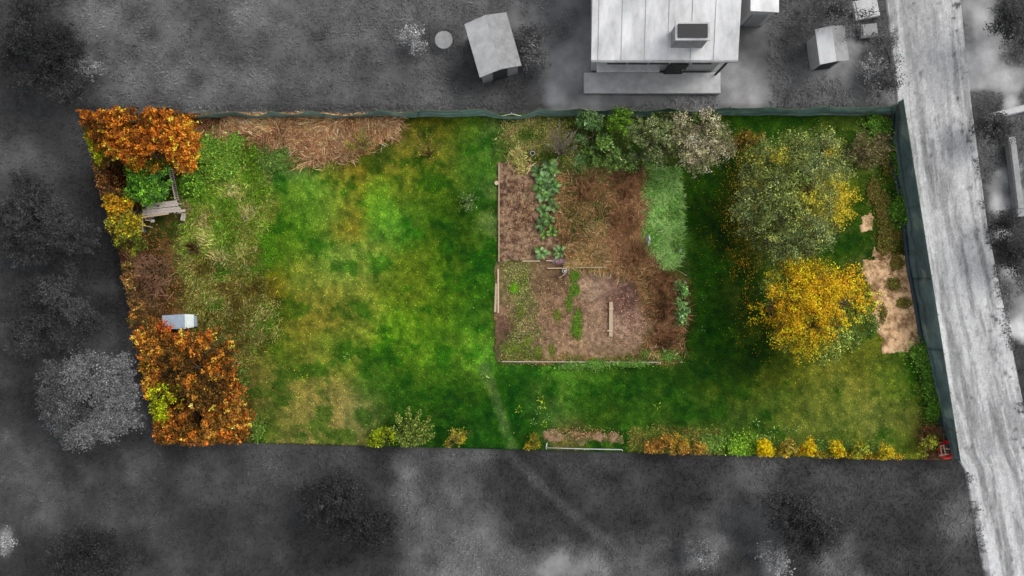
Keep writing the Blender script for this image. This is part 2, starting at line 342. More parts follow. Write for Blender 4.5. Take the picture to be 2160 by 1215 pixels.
def grey_rgb(x, y):
    near = (np.abs(x) < 34) & (np.abs(y) < 22)
    c = np.full(x.shape + (3,), 60.0)
    if near.any(): c[near] = blend(x[near], y[near], GREYP, (58, 58, 58), warp=.45, seed=4)
    d = np.minimum(line_d(x, y, (1075, 960), (1180, 1060)), line_d(x, y, (1180, 1060), (1300, 1160)))
    c = c + (sstep(.38, .12, d))[..., None] * (74 - c) * .8
    m = fbm(x * .9, y * .9, 8, 4, .5) - .5
    c = 62 + (c - 62) * .82; c = c * (1.02 + .75 * m[..., None]) + 2 + 8 * sstep(0, 12, y)[..., None]
    return np.clip(c, 10, 240)

# ---------------------------------------------------------------- ground, lawn, road
road_L = [(1700,-1200),(1868,0),(1893,222),(1893,250),(1945,600),(2010,950),(2036,992),(2076,1215),(2290,2600)]
road_R = [(1850,-1200),(2028,0),(2050,215),(2085,480),(2160,850),(2238,1215),(2480,2600)]
def poly_x(pts, py):
    return np.interp(py, [p[1] for p in pts], [p[0] for p in pts])
def road_lr(y):
    py = 607.5 - 40 * y
    return (poly_x(road_L, py) - 1080) / 40, (poly_x(road_R, py) - 1080) / 40
def grid(xs, ys):
    X, Y = np.meshgrid(xs, ys); nx, ny = len(xs), len(ys)
    i = (np.arange(ny - 1)[:, None] * nx + np.arange(nx - 1)[None, :]).ravel()
    return X.ravel(), Y.ravel(), np.stack([i, i + 1, i + nx + 1, i + nx], 1)
far = np.array([40, 60, 100, 180, 340])
xs = np.concatenate([-far[::-1], np.arange(-31, 31.01, .16), far]); ys = np.concatenate([-far[::-1], np.arange(-19, 19.01, .16), far])
X, Y, F = grid(xs, ys)
z = .22 * (fbm(X * .8, Y * .8, 3, 4) - .5) - .02
l_, r_ = road_lr(Y)
z = np.where((X > l_ - .3) & (X < r_ + .3), -.06, z)
z = np.where(in_quad(X, Y, 1.0, -.35), -.16, z); z = np.minimum(z, .10) - .02
tag(mesh('ground', np.stack([X, Y, z], 1), F, M_GROUND, col=alb(grey_rgb(X, Y)), smooth=True), 'dark grey uneven neighbouring ground round the plot', 'ground', kind='structure')

def quad_grid(q, nu, nv):
    u, v = np.meshgrid(np.linspace(0, 1, nu), np.linspace(0, 1, nv)); u = u.ravel(); v = v.ravel()
    q = np.array(q)                                                 # TL TR BR BL
    P = ((1 - v) * (1 - u))[:, None] * q[0] + ((1 - v) * u)[:, None] * q[1] + (v * u)[:, None] * q[2] + (v * (1 - u))[:, None] * q[3]
    i = (np.arange(nv - 1)[:, None] * nu + np.arange(nu - 1)[None, :]).ravel()
    return P[:, 0], P[:, 1], np.stack([i, i + nu, i + nu + 1, i + 1], 1), u, v
X, Y, F, u, v = quad_grid(QUAD, 520, 220)
def lawn_z(x, y): return .03 + .05 * (fbm(x * .6, y * .6, 1, 3) - .5) + .035 * (fbm(x * 4, y * 4, 6, 3) - .5)
edge = (u < 1e-6) | (u > 1 - 1e-6) | (v < 1e-6) | (v > 1 - 1e-6)
z = np.where(edge, -.2, lawn_z(X, Y))
tag(mesh('lawn', np.stack([X, Y, z], 1), F, M_LAWN, col=alb(lawn_rgb(X, Y)), smooth=True), 'mottled green autumn lawn filling the plot', 'lawn', kind='structure')

# road sheet
vy = np.concatenate([[-45, -34, -26], np.arange(-18, 18.01, .11), [26, 34, 44]]); uu = np.linspace(0, 1, 64)
U, VY = np.meshgrid(uu, vy); l_, r_ = road_lr(VY); X = l_ + (r_ - l_) * U; Y = VY
base = 177 + 0 * X
along = Y * .35
streak = fbm(U * 9 + .25 * fbm(Y * .5, U * 2, 3, 3), along, 14, 4, .6)
base += (streak - .5) * 40
crisp = fbm(U * 13 + .4 * fbm(Y * .8, U * 3, 5, 3), Y * .28, 10, 5, .68)
base -= 22 * sstep(.52, .55, crisp); base -= 12 * sstep(.60, .62, crisp); base += 14 * sstep(.44, .42, crisp)
tr = np.exp(-((U - .30 - .06 * (fbm(along, along, 2, 2) - .5)) / .07) ** 2) + .8 * np.exp(-((U - .62 - .08 * (fbm(along, along + 5, 2, 2) - .5)) / .06) ** 2)
base -= 26 * tr * (.3 + fbm(U * 14, Y * .9, 15, 3))
top = sstep(6.0, 12.5, Y) * np.exp(-((U - .42) / .26) ** 2) * sstep(.35, .55, fbm(U * 8, Y * 1.2, 17, 4) + .12)
base += (158 - base) * top * .85
base += 26 * sstep(.28, .02, U) * sstep(12, 6, np.abs(Y))             # pale road shoulder along the fence, with the plot's white glow painted in
spk = fbm(X * 4.0, Y * 4.0, 18, 3, .6)
base -= 90 * sstep(.66, .80, spk) * sstep(.62, .95, U)
base -= 34 * sstep(.72, .85, fbm(X * 3.3, Y * 2.6, 20, 3, .6)); base += 34 * (fbm(X * 5, Y * 3, 22, 3, .7) - .5)
base -= 70 * sstep(.5, .75, fbm(X * 3, Y * 3, 21, 3)) * sstep(.16, .0, U) * (1 - sstep(-13, -8, Y) * sstep(10.5, 8.5, Y))
z = np.where((U < .004) | (U > .996), -.08, .004 + .012 * (fbm(X * 3, Y * 3, 19, 3) - .5))
nx = 64; ny = len(vy); i = (np.arange(ny - 1)[:, None] * nx + np.arange(nx - 1)[None, :]).ravel()
base += RNG.normal(0, 6, base.shape)
rc = np.repeat(np.clip(base, 30, 246).ravel()[:, None], 3, 1)
tag(mesh('road', np.stack([X.ravel(), Y.ravel(), z.ravel()], 1), np.stack([i, i + 1, i + nx + 1, i + nx], 1), M_ROAD, col=alb(rc), smooth=True),
    'pale worn road with dark wheel streaks along the plot', 'road', kind='structure')

# ---------------------------------------------------------------- beds: irregular sheets whose rims dip below the turf
def bed(name, label, quad, nu, nv, colfn, mat, rim=.25, relief=.09, seed=3, cat='garden bed', kind=None, group=None):
    X, Y, F, u, v = quad_grid([G(*p) for p in quad], nu, nv)
    q = [G(*p) for p in quad]; Lu = math.dist(q[0], q[1]); Lv = math.dist(q[0], q[3])
    e = np.minimum(np.minimum(u, 1 - u) * Lu, np.minimum(v, 1 - v) * Lv) + (fbm(X * 2.2, Y * 2.2, seed, 4) - .5) * rim * 2.2
    n = fbm(X * 4.6, Y * 4.6, seed + 3, 4, .66)
    z = .07 + relief * (n - .45) - .16 * sstep(rim, 0.0, e)
    ed = (u < 1e-6) | (u > 1 - 1e-6) | (v < 1e-6) | (v > 1 - 1e-6); z = np.where(ed, -.12, z)
    c = colfn(X, Y)
    o = mesh(name, np.stack([X, Y, z], 1), F, mat, col=alb(c), smooth=True)
    return tag(o, label, cat, group, kind)
def soil_rgb(x, y):
    n = fbm(x * 5.5, y * 5.5, 4, 4, .72); n2 = fbm(x * .8, y * .8, 9, 3)
    d = np.array([80, 60, 48.]); l = np.array([150, 122, 98.])
    c = d + (l - d) * np.clip(sstep(.30, .68, n) + (n2 - .5) * .7, 0, 1)[..., None]
    g = sstep(.66, .78, fbm(x * 6, y * 6, 10, 3)) * .4
    return c + g[..., None] * (np.array([120, 125, 70]) - c)
SOILP = [(1085,580,30,(112,96,62)),(1060,650,25,(128,96,76)),(1075,700,30,(92,66,52)),(1130,600,30,(118,92,68)),(1140,680,40,(132,102,80)),(1210,640,35,(136,104,82)),(1250,610,28,(158,128,108)),(1300,620,28,(118,86,74)),(1320,640,22,(92,64,58)),
 (1260,680,35,(150,118,96)),(1330,690,35,(160,126,112)),(1300,740,30,(132,104,78)),(1200,745,35,(150,116,90)),(1100,740,30,(98,96,56)),(1230,650,14,(96,68,56)),(1240,572,25,(146,112,92)),(1180,575,25,(98,74,56)),(1090,620,22,(104,100,58)),(1370,730,30,(112,88,56)),(1395,640,30,(110,78,50))]
def soil2_rgb(x, y):
    c = blend(x, y, SOILP, (122, 98, 78), warp=.3, seed=6) * np.array([.95, .99, .98])
    n = fbm(x * 5.2, y * 5.2, 5, 4, .74) - .5
    return np.clip(c * (1 + .95 * n[..., None]), 10, 255)
bed('soil_bed', 'narrow bed of bare brown tilled soil beside the kale plants', [(1046,338),(1180,338),(1190,556),(1046,556)], 90, 140, soil_rgb, M_SOIL, rim=.12, relief=.10)
bed('soil_bed', 'wide square bed of dug brown soil crossed by a loose plank', [(1040,548),(1400,548),(1432,770),(1040,770)], 240, 150, soil2_rgb, M_SOIL, rim=.12, relief=.10, seed=8)
def soil3_rgb(x, y):
    n = fbm(x * 3.0, y * 3.0, 2, 5, .6); d = np.array([86, 86, 48.]); l = np.array([146, 118, 94.])
    return d + (l - d) * sstep(.38, .62, n)[..., None]
bed('soil_bed', 'low weedy strip of pinkish soil behind the thin pipe at the lower edge', [(1140,902),(1325,908),(1325,944),(1140,941)], 110, 30, soil3_rgb, M_SOIL, rim=.34, relief=.07, seed=12)
def sand_rgb(x, y):
    n = .6 * fbm(x * 5.5, y * 5.5, 7, 4, .72) + .4 * fbm(x * 1.2, y * 1.2, 5, 3); d = np.array([126, 96, 66.]); l = np.array([222, 184, 142.])
    return d + (l - d) * sstep(.28, .62, n)[..., None]
bed('sand_patch', 'large patch of bare tan sand beside the dark green net fence', [(1808,540),(1936,528),(1958,738),(1856,758)], 80, 110, sand_rgb, M_SAND, rim=.40, relief=.12, seed=4, cat='sand patch', group='bare sand patches by the net fence')
bed('sand_patch', 'small patch of tan sand just above the large sand patch', [(1828,515),(1888,518),(1884,568),(1836,570)], 40, 36, sand_rgb, M_SAND, rim=.45, relief=.12, seed=6, cat='sand patch', group='bare sand patches by the net fence')
bed('sand_patch', 'round tan sand heap right of the olive green tree', [(1802,448),(1852,446),(1852,498),(1806,500)], 36, 36, sand_rgb, M_SAND, rim=.45, relief=.16, seed=9, cat='sand patch', group='bare sand patches by the net fence')
bed('earth_patch', 'brown bare earth in the corner where the two net fences meet', [(1826,228),(1890,232),(1886,310),(1850,308)], 40, 50, lambda x, y: soil_rgb(x, y) * .85, M_SOIL, rim=.3, relief=.08, seed=10, cat='earth patch')

# ---------------------------------------------------------------- grass and stalks (uncountable)
def pts_in(n, inside):
    P = []
    while sum(len(p) for p in P) < n:
        x = RNG.uniform(-24, 25, n * 2); y = RNG.uniform(-10.5, 10.5, n * 2); k = inside(x, y); P.append(np.stack([x[k], y[k]], 1))
    return np.concatenate(P)[:n]
def in_px(poly):
    q = [G(*p) for p in poly]
    def f(x, y):
        c = np.zeros(np.shape(x), bool); j = len(q) - 1
        for i in range(len(q)):
            xi, yi = q[i]; xj, yj = q[j]
            t = ((yi > y) != (yj > y)) & (x < (xj - xi) * (y - yi) / (yj - yi + 1e-12) + xi)
            c ^= t; j = i
        return c
    return f
BED_A = in_px([(1052,352),(1172,352),(1182,552),(1052,552)]); BED_B = in_px([(1048,558),(1310,558),(1400,640),(1380,758),(1048,758)])
SAND = in_px([(1838,590),(1926,577),(1942,720),(1872,735)])
def grass(name, label, xy, lo, hi, wd, rgb, lean=.7, jit=.25, ang=None, z0=None, mat=None, cat='grass'):
    n = len(xy); L = RNG.uniform(lo, hi, n); a = RNG.uniform(0, 2 * PI, n) if ang is None else ang + RNG.normal(0, .7, n)
    ln = np.clip(RNG.normal(lean, .18, n), .1, .98)
    zb = lawn_z(xy[:, 0], xy[:, 1]) - .01 if z0 is None else np.full(n, z0)
    b = np.stack([xy[:, 0], xy[:, 1], zb], 1)
    t = b + np.stack([np.cos(a) * L * ln, np.sin(a) * L * ln, L * np.sqrt(1 - ln ** 2)], 1)
    c = rgb * np.exp(RNG.normal(0, jit, (n, 1))) * (1 + RNG.normal(0, .04, (n, 3)) * (np.ptp(rgb, axis=1, keepdims=True) > 1))
    if z0 is None or z0 > 0:
        k = in_quad(t[:, 0], t[:, 1], 1.0, -.03) & in_quad(b[:, 0], b[:, 1], 1.0, .02); b, t, c = b[k], t[k], c[k]; n = len(b)
    V, F, cc = blades_arr(b, t, RNG.uniform(.6, 1.3, n) * wd, alb(np.clip(c, 3, 250)))
    return tag(mesh(name, V, F, mat or M_BLADE, col=cc), label, cat, kind='stuff')
xy = pts_in(190000, lambda x, y: in_quad(x, y, 1, .06) & ~BED_A(x, y) & ~BED_B(x, y) & ~SAND(x, y))
c = lawn_rgb(xy[:, 0], xy[:, 1]); hl = RNG.random(len(xy)) < .007; c[hl] = c[hl] * 1.1 + np.array([26, 26, 8])
grass('lawn_grass', 'short mown grass blades covering the lawn', xy, .04, .10, .028, c, lean=.78, jit=.24)
def flow(xy, s=.6, seed=3): return fbm(xy[:, 0] * s, xy[:, 1] * s, seed, 3) * 4 * PI
def patch_xy(poly, n, soft=.3, seed=1):
    f = in_px(poly)
    def g(x, y):
        dx = (fbm(x * 1.7, y * 1.7, seed, 3) - .5) * soft * 4; dy = (fbm(x * 1.7, y * 1.7, seed + 5, 3) - .5) * soft * 4
        return f(x + dx, y + dy) & in_quad(x, y, 1, .05)
    q = pts_in(n, g) + RNG.normal(0, soft * .7, (n, 2))
    return q[in_quad(q[:, 0], q[:, 1], 1, .05)]
def pick(cols, xy, s=1.5, seed=2, mix=.25):
    cols = np.array(cols, float); t = fbm(xy[:, 0] * s, xy[:, 1] * s, seed, 3) + RNG.normal(0, mix, len(xy)) * .5
    i = np.clip(((t - .28) / .44 * len(cols)).astype(int), 0, len(cols) - 1); return cols[i]
xy = patch_xy([(1362,352),(1430,352),(1438,510),(1424,560),(1396,566),(1352,525),(1342,440)], 14000, .10)
grass('tall_grass', 'combed bright green tall grass right of the dry brown weeds', xy, .18, .36, .03, pick([(98,140,62),(122,166,82),(140,182,98)], xy), lean=.9, ang=flow(xy, .5) - 2)
xy = patch_xy([(400,300),(520,290),(560,360),(560,480),(520,540),(400,520),(390,420)], 22000, .35, 3)
grass('tall_grass', 'rank green and straw grass right of the old wooden platform', xy, .15, .38, .024, pick([(78,112,26),(100,132,34),(92,142,40),(126,140,56),(150,142,80),(104,126,40)], xy, .8, 6), lean=.8, ang=flow(xy, .4, 8))
xy = patch_xy([(395,500),(520,470),(560,600),(600,700),(480,780),(420,700),(370,600)], 22000, .35, 5)
grass('rough_grass', 'rough olive and brown grass right of the bare brown bushes', xy, .12, .3, .024, pick([(78,66,30),(96,96,32),(120,116,58),(138,124,80),(70,100,24)], xy, 1.1, 9), lean=.82, ang=flow(xy, .5, 4))
xy = patch_xy([(400,240),(840,242),(830,290),(740,325),(650,335),(600,300),(520,295),(430,290)], 27000, .32, 7)
grass('dry_reeds', 'flattened brown and straw reeds under the top net fence', xy, .25, .65, .022, pick([(92,64,42),(136,98,68),(162,124,90),(184,150,110),(126,94,66)], xy, .8, 11, .22), lean=.93, ang=flow(xy, .55, 5), mat=M_STRAW, cat='dry reeds')
xy = patch_xy([(560,300),(700,300),(740,330),(660,345),(600,330)], 3000, .25, 8)
grass('dry_litter', 'tan dry plant litter at the lower edge of the reeds', xy, .08, .25, .02, pick([(120,88,60),(178,138,104),(150,112,84)], xy), lean=.95, mat=M_STRAW, cat='plant litter')
WEED = [(1185,375),(1290,345),(1352,360),(1350,430),(1340,520),(1380,570),(1440,590),(1440,740),(1350,740),(1395,660),(1330,580),(1270,560),(1195,558),(1180,440)]
xy = patch_xy(WEED, 34000, .2, 9)
grass('dry_weeds', 'tangled rust brown dead weeds along the bright tall grass', xy, .25, .65, .018, pick([(66,58,32),(108,80,52),(150,108,76),(178,134,98),(88,88,44),(128,96,62)], xy, 1.1, 13, .22), lean=.86, ang=flow(xy, .7, 6), mat=M_STRAW, cat='dead weeds')
xy = patch_xy([(1205,500),(1275,480),(1292,540),(1270,560),(1205,558)], 9000, .12, 10)
grass('dry_weeds', 'lighter straw coloured weeds above the thin horizontal stick', xy, .3, .6, .018, pick([(134,108,68),(168,140,96),(150,122,78)], xy, 1.5), lean=.85, ang=flow(xy, .6, 7), mat=M_STRAW, cat='dead weeds')
xy = patch_xy([(1180,400),(1240,370),(1310,470),(1290,520),(1210,500)], 7000, .25, 12)
grass('green_weeds', 'dark green weeds growing through the dead brown ones', xy, .2, .5, .03, pick([(52,62,30),(66,84,36),(92,100,50)], xy), lean=.8)
xy = patch_xy([(1315,400),(1350,430),(1338,540),(1300,560),(1290,520),(1300,450)], 8000, .15, 18)
grass('dry_weeds', 'fox brown dead weed tufts leaning against the bright tall grass', xy, .35, .8, .022, pick([(122,90,64),(156,116,84),(138,102,72)], xy, 1.5), lean=.88, ang=RNG.normal(2.0, .35, len(xy)), mat=M_STRAW, cat='dead weeds')
xy = patch_xy([(1215,335),(1320,330),(1310,380),(1240,370)], 6000, .2, 13)
grass('tall_grass', 'grey green grass tuft under the leafy green bushes', xy, .2, .4, .024, pick([(70,104,44),(104,136,70),(120,148,90)], xy), lean=.85, ang=flow(xy, .6, 2))
xy = patch_xy([(1060,250),(1160,250),(1230,300),(1200,345),(1060,335)], 9000, .25, 14)
grass('rough_grass', 'rough faded grass around the black pipe mouth', xy, .1, .25, .022, pick([(72,92,34),(100,112,52),(130,120,72)], xy), lean=.82)
xy = patch_xy([(1340,905),(1520,912),(1520,955),(1330,950)], 6000, .15, 15)
grass('rough_grass', 'brown and green rough grass along the lower edge', xy, .12, .3, .024, pick([(70,84,30),(120,96,54),(96,110,44)], xy), lean=.8)
xy = patch_xy([(1052,556),(1120,556),(1120,610),(1140,700),(1120,760),(1050,760),(1080,690),(1080,600)], 2600, .15, 16)
grass('seedlings', 'sparse low green weeds scattered on the left of the wide bed', xy, .05, .12, .03, pick([(84,100,44),(108,120,60),(130,128,80)], xy), lean=.85, z0=.08, cat='weeds')
xy = patch_xy([(1052,745),(1250,756),(1430,740),(1430,766),(1052,766)], 6000, .1, 17)
grass('rough_grass', 'thin olive grass fringe along the lower border of the wide bed', xy, .08, .18, .022, pick([(78,84,34),(104,108,50),(120,100,60)], xy), lean=.8, z0=.05)

SP = [(424,462,9),(500,398,13),(462,545,12),(522,455,12),(436,505,14),(512,520,12),(1100,352,14),(640,262,14),(560,268,12),(1095,330,10)]
xy = np.concatenate([np.stack([RNG.normal(G(a, b)[0], q / 52, 300), RNG.normal(G(a, b)[1], q / 60, 300)], 1) for a, b, q in SP])
grass('straw_tufts', 'pale straw tufts standing out of the rank grass and reeds', xy, .2, .5, .026, pick([(150,136,84),(186,164,112),(128,124,66)], xy), lean=.86, ang=flow(xy, .5, 1), mat=M_STRAW, cat='straw tufts')
def leaf_carpet(name, label, spots, n, cols, size=.05, zr=(.08, .16), cat='ground cover', kind='stuff', mat=None):
    P = []
    for (px, py, rx, ry, k) in spots:
        m = int(n * k); cx, cy = G(px, py); a = RNG.uniform(0, 2 * PI, m); r = np.where(RNG.random(m) < .55, np.sqrt(RNG.random(m)), np.abs(RNG.normal(0, .75, m))) * (.75 + .5 * vnoise(np.cos(a) * 2 + px, np.sin(a) * 2, 3))
        P.append(np.stack([cx + np.cos(a) * r * rx / 40, cy + np.sin(a) * r * ry / 40, RNG.uniform(*zr, m)], 1))
    P = np.concatenate(P); P = P[in_quad(P[:, 0], P[:, 1], 1, .03)]; m = len(P)
    nr = unit(m) * .5 + [0, 0, 1]; nr /= np.linalg.norm(nr, axis=1, keepdims=True)
    c = np.array(cols, float)[RNG.integers(0, len(cols), m)] * np.exp(RNG.normal(0, .2, (m, 1))) * [.97, .86, .8]
    V, F, cc = leaves_arr(P, nr, RNG.uniform(.7, 1.3, m) * size, alb(np.clip(c, 3, 250)))
    return tag(mesh(name, V, F, mat or M_LEAF, col=cc), label, cat, kind=kind)
leaf_carpet('green_seedlings', 'bright green seedling strip down the middle of the wide bed', [(1212,580,9,14,1.2),(1212,612,10,14,1.2),(1200,640,8,18,.5),(1218,668,8,12,1),(1216,695,10,19,1.6)], 1300, [(78,128,30),(96,140,44),(66,104,30)], .05, cat='seedlings')
leaf_carpet('green_seedlings', 'small square patch of bright green seedlings left in the wide bed', [(1084,608,8,9,1)], 1300, [(84,148,20),(98,160,36)], .05, cat='seedlings')
leaf_carpet('green_seedlings', 'scattered fresh weeds along the lower left of the wide bed', [(1112,718,7,12,.5),(1135,742,7,11,.4),(1164,738,6,12,.4),(1080,735,26,12,.7),(1175,665,8,12,.3),(1105,590,12,30,.35),(1098,660,8,16,.2)], 1500, [(84,112,36),(104,128,52)], .055, cat='seedlings')
leaf_carpet('weed_patch', 'nettle-like fresh green weeds right of the orange oak', [(440,320,30,28,1),(485,330,32,26,1),(500,300,14,12,.4),(405,335,10,20,.3),(405,395,22,16,.6),(470,360,34,24,.7)], 5200, [(62,118,34),(86,140,50),(110,156,60),(96,128,30)], .11, (.1, .5), cat='weeds')
leaf_carpet('weed_patch', 'dull green weeds hanging in the grass next to the reeds', [(600,335,36,24,1),(575,345,30,20,.5)], 2600, [(80,120,50),(94,134,62),(70,104,42)], .08, (.08, .3), cat='weeds')
leaf_carpet('clover_patch', 'bright clover and dandelion patch left of the lawn centre', [(548,540,44,36,1),(560,505,24,20,.4)], 3800, [(64,132,6),(92,152,8),(44,104,6)], .045, (.06, .1), cat='clover')
leaf_carpet('weed_patch', 'green weeds along the foot of the fence at right', [(1945,748,26,26,1),(1955,800,16,36,.8),(1965,855,16,30,.8),(1900,445,26,30,.6),(1895,330,18,34,.8),(1850,265,26,20,.6)], 3800, [(52,104,26),(76,128,44),(90,142,50)], .1, (.08, .4), cat='weeds')
leaf_carpet('weed_patch', 'lime green leafy weeds beside the first yellow shrub', [(1568,940,30,20,1),(1545,938,16,16,.3)], 2600, [(96,150,40),(124,176,50),(70,124,34)], .1, (.08, .4), cat='weeds')
leaf_carpet('weed_patch', 'green weeds edging the orange hedge at lower left', [(520,880,10,16,.8),(545,905,16,22,.8),(505,845,10,10,.4),(515,795,10,16,.4),(480,730,10,12,.3)], 1500, [(60,104,30),(84,128,44),(96,120,60)], .11, (.08, .35), cat='weeds')
leaf_carpet('weed_patch', 'grey green weeds under the lower border of the wide bed', [(1255,768,28,9,1),(1205,772,30,7,.5),(1370,745,14,9,.7),(1405,748,24,12,.9),(1330,768,40,6,.5)], 2200, [(78,128,50),(96,146,70),(64,112,36)], .08, (.08, .25), cat='weeds')
leaf_carpet('weed_patch', 'green weeds between the yellow shrubs on the lower edge', [(1635,945,16,16,.6),(1735,945,18,16,.7),(1790,950,14,14,.5),(1845,950,18,14,.5),(1500,935,26,18,.8),(1600,925,30,9,.4),(1425,925,30,9,.4)], 2200, [(70,116,36),(90,134,54),(104,140,70)], .085, (.08, .3), cat='weeds')
leaf_carpet('brown_weeds', 'brown and green trampled weeds between the sand heaps and the net fence', [(1840,405,14,26,.6),(1862,440,16,40,.8),(1868,505,18,34,.9),(1890,555,14,16,.6),(1870,340,12,40,.4),(1885,600,16,14,.4),(1905,640,16,10,.3),(1860,660,8,20,.2)], 2600, [(84,66,36),(110,92,52),(74,90,34),(100,116,50),(86,110,40)], .08, (.04, .2), cat='weeds')
leaf_carpet('yellow_blossom', 'loose low yellow blossom between the yellow shrubs on the lower edge', [(1640,952,26,10,1),(1690,950,26,10,1),(1738,956,26,9,.7),(1790,958,26,9,.8),(1843,962,26,9,.7),(1890,962,16,8,.3)], 420, [(200,160,24),(176,146,34),(150,140,44)], .06, (.1, .4), cat='blossom')
leaf_carpet('fallen_leaves', 'yellow fallen leaves scattered left of the two large trees', [(1560,370,30,50,.35),(1540,440,30,60,.28),(1565,560,40,50,.4),(1575,630,20,40,.1),(1570,480,50,80,.12),(1590,700,60,50,.2),(1500,500,50,130,.14),(1850,560,50,140,.12),(1750,760,120,50,.15)], 700, [(206,166,34),(186,144,30),(160,126,26)], .052, (.055, .09), cat='fallen leaves')
leaf_carpet('leaf_litter', 'brown leaf litter under the hedges on the left', [(300,300,110,60,1),(260,400,50,60,.6),(310,600,70,110,1),(420,820,110,120,1.4)], 4200, [(96,70,38),(120,88,48),(76,58,34),(134,98,58)], .08, (.05, .12), cat='leaf litter')
leaf_carpet('soil_debris', 'pale crumbs, stones and dry bits on the bare soil beds', [(1110,450,56,100,1),(1170,660,110,90,1.3),(1330,680,60,60,.9),(1230,915,80,16,.4)], 2400, [(160,130,100),(120,92,70),(140,136,80),(186,160,130),(70,48,38),(80,56,44)], .05, (.07, .12), cat='soil debris', mat=M_STRAW)

# ---------------------------------------------------------------- trees and shrubs
def crown_arr(lobes, dens, cols, leaf=.09, spread=.16, per=14, clipz=None, hollow=.35, flat=.75, jit=.22, colscale=.9, seed=1, upb=.55):
    """lobes: (px,py,rad_px,z,rz). returns leaf arrays and cluster centres"""
    C_ = []; O_ = []
    for (px, py, r, z, rz) in lobes:
        x, y = G(px, py, z); r = r / 40.0; m = max(8, int(dens * (r * r + r * rz) * 2))
        d = unit(m); d[:, 2] = np.abs(d[:, 2]) * np.where(RNG.random(m) < .8, 1, -1)
        q = hollow + (1 - hollow) * RNG.random(m) ** .45
        lump = .62 + .68 * vnoise(np.arctan2(d[:, 1], d[:, 0]) * 1.6 + px, d[:, 2] * 2 + py, seed % 20)
        p = d * q[:, None] * lump[:, None] * np.array([r, r, rz]) + np.array([x, y, z])
        keep = fbm(p[:, 0] * 1.7, p[:, 1] * 1.7 + p[:, 2], (seed + 3) % 20, 2) > .42
        C_.append(p[keep]); O_.append(d[keep])
    Cc = np.concatenate(C_); O = np.concatenate(O_)
    k = Cc[:, 2] > .12; Cc = Cc[k]; O = O[k]
    if clipz is not None: k = in_quad(Cc[:, 0], Cc[:, 1], (H - clipz) / H, .02); Cc = Cc[k]; O = O[k]
    n = len(Cc); cols = np.array(cols, float)
    t = fbm(Cc[:, 0] * colscale, Cc[:, 1] * colscale, (seed + 9) % 20, 3) + RNG.normal(0, .09, n)
    ci = np.clip(((t - .28) / .44 * len(cols)).astype(int), 0, len(cols) - 1)
    cb = cols[ci] * np.exp(RNG.normal(0, jit, (n, 1)))
    m = n * per; idx = np.repeat(np.arange(n), per)
    # leaves sit along a short outward twig: gives ragged, spiky clumps
    s_ = RNG.uniform(-.4, 1, m)[:, None]
    tw = O + unit(n) * .5; tw[:, 2] += .25; tw /= np.linalg.norm(tw, axis=1, keepdims=True)
    p = Cc[idx] + tw[idx] * s_ * spread * 2.3 + RNG.normal(0, spread * .34, (m, 3)) * [1, 1, flat]
    if clipz is not None:
        k = in_quad(p[:, 0], p[:, 1], (H - clipz) / H, 0.0) & (p[:, 2] > .05)
    else: k = p[:, 2] > .05
    p = p[k]; idx = idx[k]; m = len(p)
    nr = unit(m) * .75 + O[idx] * .3 + [0, 0, upb]; nr /= np.linalg.norm(nr, axis=1, keepdims=True)
    c = cb[idx] * np.exp(RNG.normal(0, .16, (m, 1))) * (1 + RNG.normal(0, .025, (m, 3)) * (np.ptp(cols[0]) > 1))
    return leaves_arr(p, nr, RNG.uniform(.65, 1.3, m) * leaf, alb(np.clip(c, 3, 250))), Cc
def limbs_arr(root, ends, r0, r1=.008, K=6, sag=.0, sides=5, curve=.18, fork=0.35):
    """curved tapering limbs from the trunk to each end point"""
    root = np.asarray(root, float); ends = np.asarray(ends, float); n = len(ends)
    t = np.linspace(0, 1, K)[None, :, None]
    start = np.repeat(root[None], n, 0) + (ends - root) * 0
    up = np.array([0, 0, 1.0]); Ld = np.linalg.norm(ends - start, axis=1)[:, None, None]
    mid = start + (ends - start) * .5; mid[:, 2] += .18 * Ld[:, 0, 0]
    P = (1 - t) ** 2 * start[:, None] + 2 * t * (1 - t) * mid[:, None] + t * t * ends[:, None]
    P = P + RNG.normal(0, 1, P.shape) * curve * .12 * Ld * np.sin(t * PI)
    R = (r0 * (1 - t[..., 0]) ** .8 + r1) * np.ones((n, 1))
    return tubes_arr(P, R, sides)
def colfill(V, c, j=.1): return np.tile(alb(c), (len(V), 1)) * np.exp(RNG.normal(0, j, (len(V), 1)))
def plant(name, label, cat, base, lobes, dens, cols, trunk_r=.12, bark=(96, 80, 62), trunk_h=1.0, nl=14, ntw=120, group=None,
          crown='crown', stem='trunk', mat=None, **kw):
    root = thing(name, label, cat, P3(*base), group=group)
    (V, F, c), Cc = crown_arr(lobes, dens, cols, **kw)
    b = np.array(P3(*base)); b[2] = 0
    o = mesh(crown, V - b, F, mat or M_LEAF, root, col=c)
    top = b + [0, 0, trunk_h]
    parts = []
    MBt = np.array([[b + [0, 0, -.1], b + [.03, .02, trunk_h * .5], top]]); Rt = np.array([[trunk_r * 1.35, trunk_r, trunk_r * .85]])
    parts.append(tubes_arr(MBt, Rt, 9))
    e = np.array([list(P3(px, py, z)) for (px, py, r, z, rz) in lobes]); parts.append(limbs_arr(top, e, trunk_r * .62, .02, sides=6))
    if len(Cc) and ntw:
        for k, (px, py, r, z, rz) in enumerate(lobes):
            q = np.array(P3(px, py, z - rz * .3)); d = np.linalg.norm(Cc - q, axis=1); near = np.where(d < r / 40 * 1.3)[0]
            if len(near):
                s_ = RNG.choice(near, min(len(near), max(4, ntw // len(lobes)))); parts.append(limbs_arr(q, Cc[s_], trunk_r * .22, .006, K=5, sides=4))
    V, F = join(parts)[:2]
    mesh(stem, V - b, F, M_BARK, root, col=colfill(V, bark))
    return root
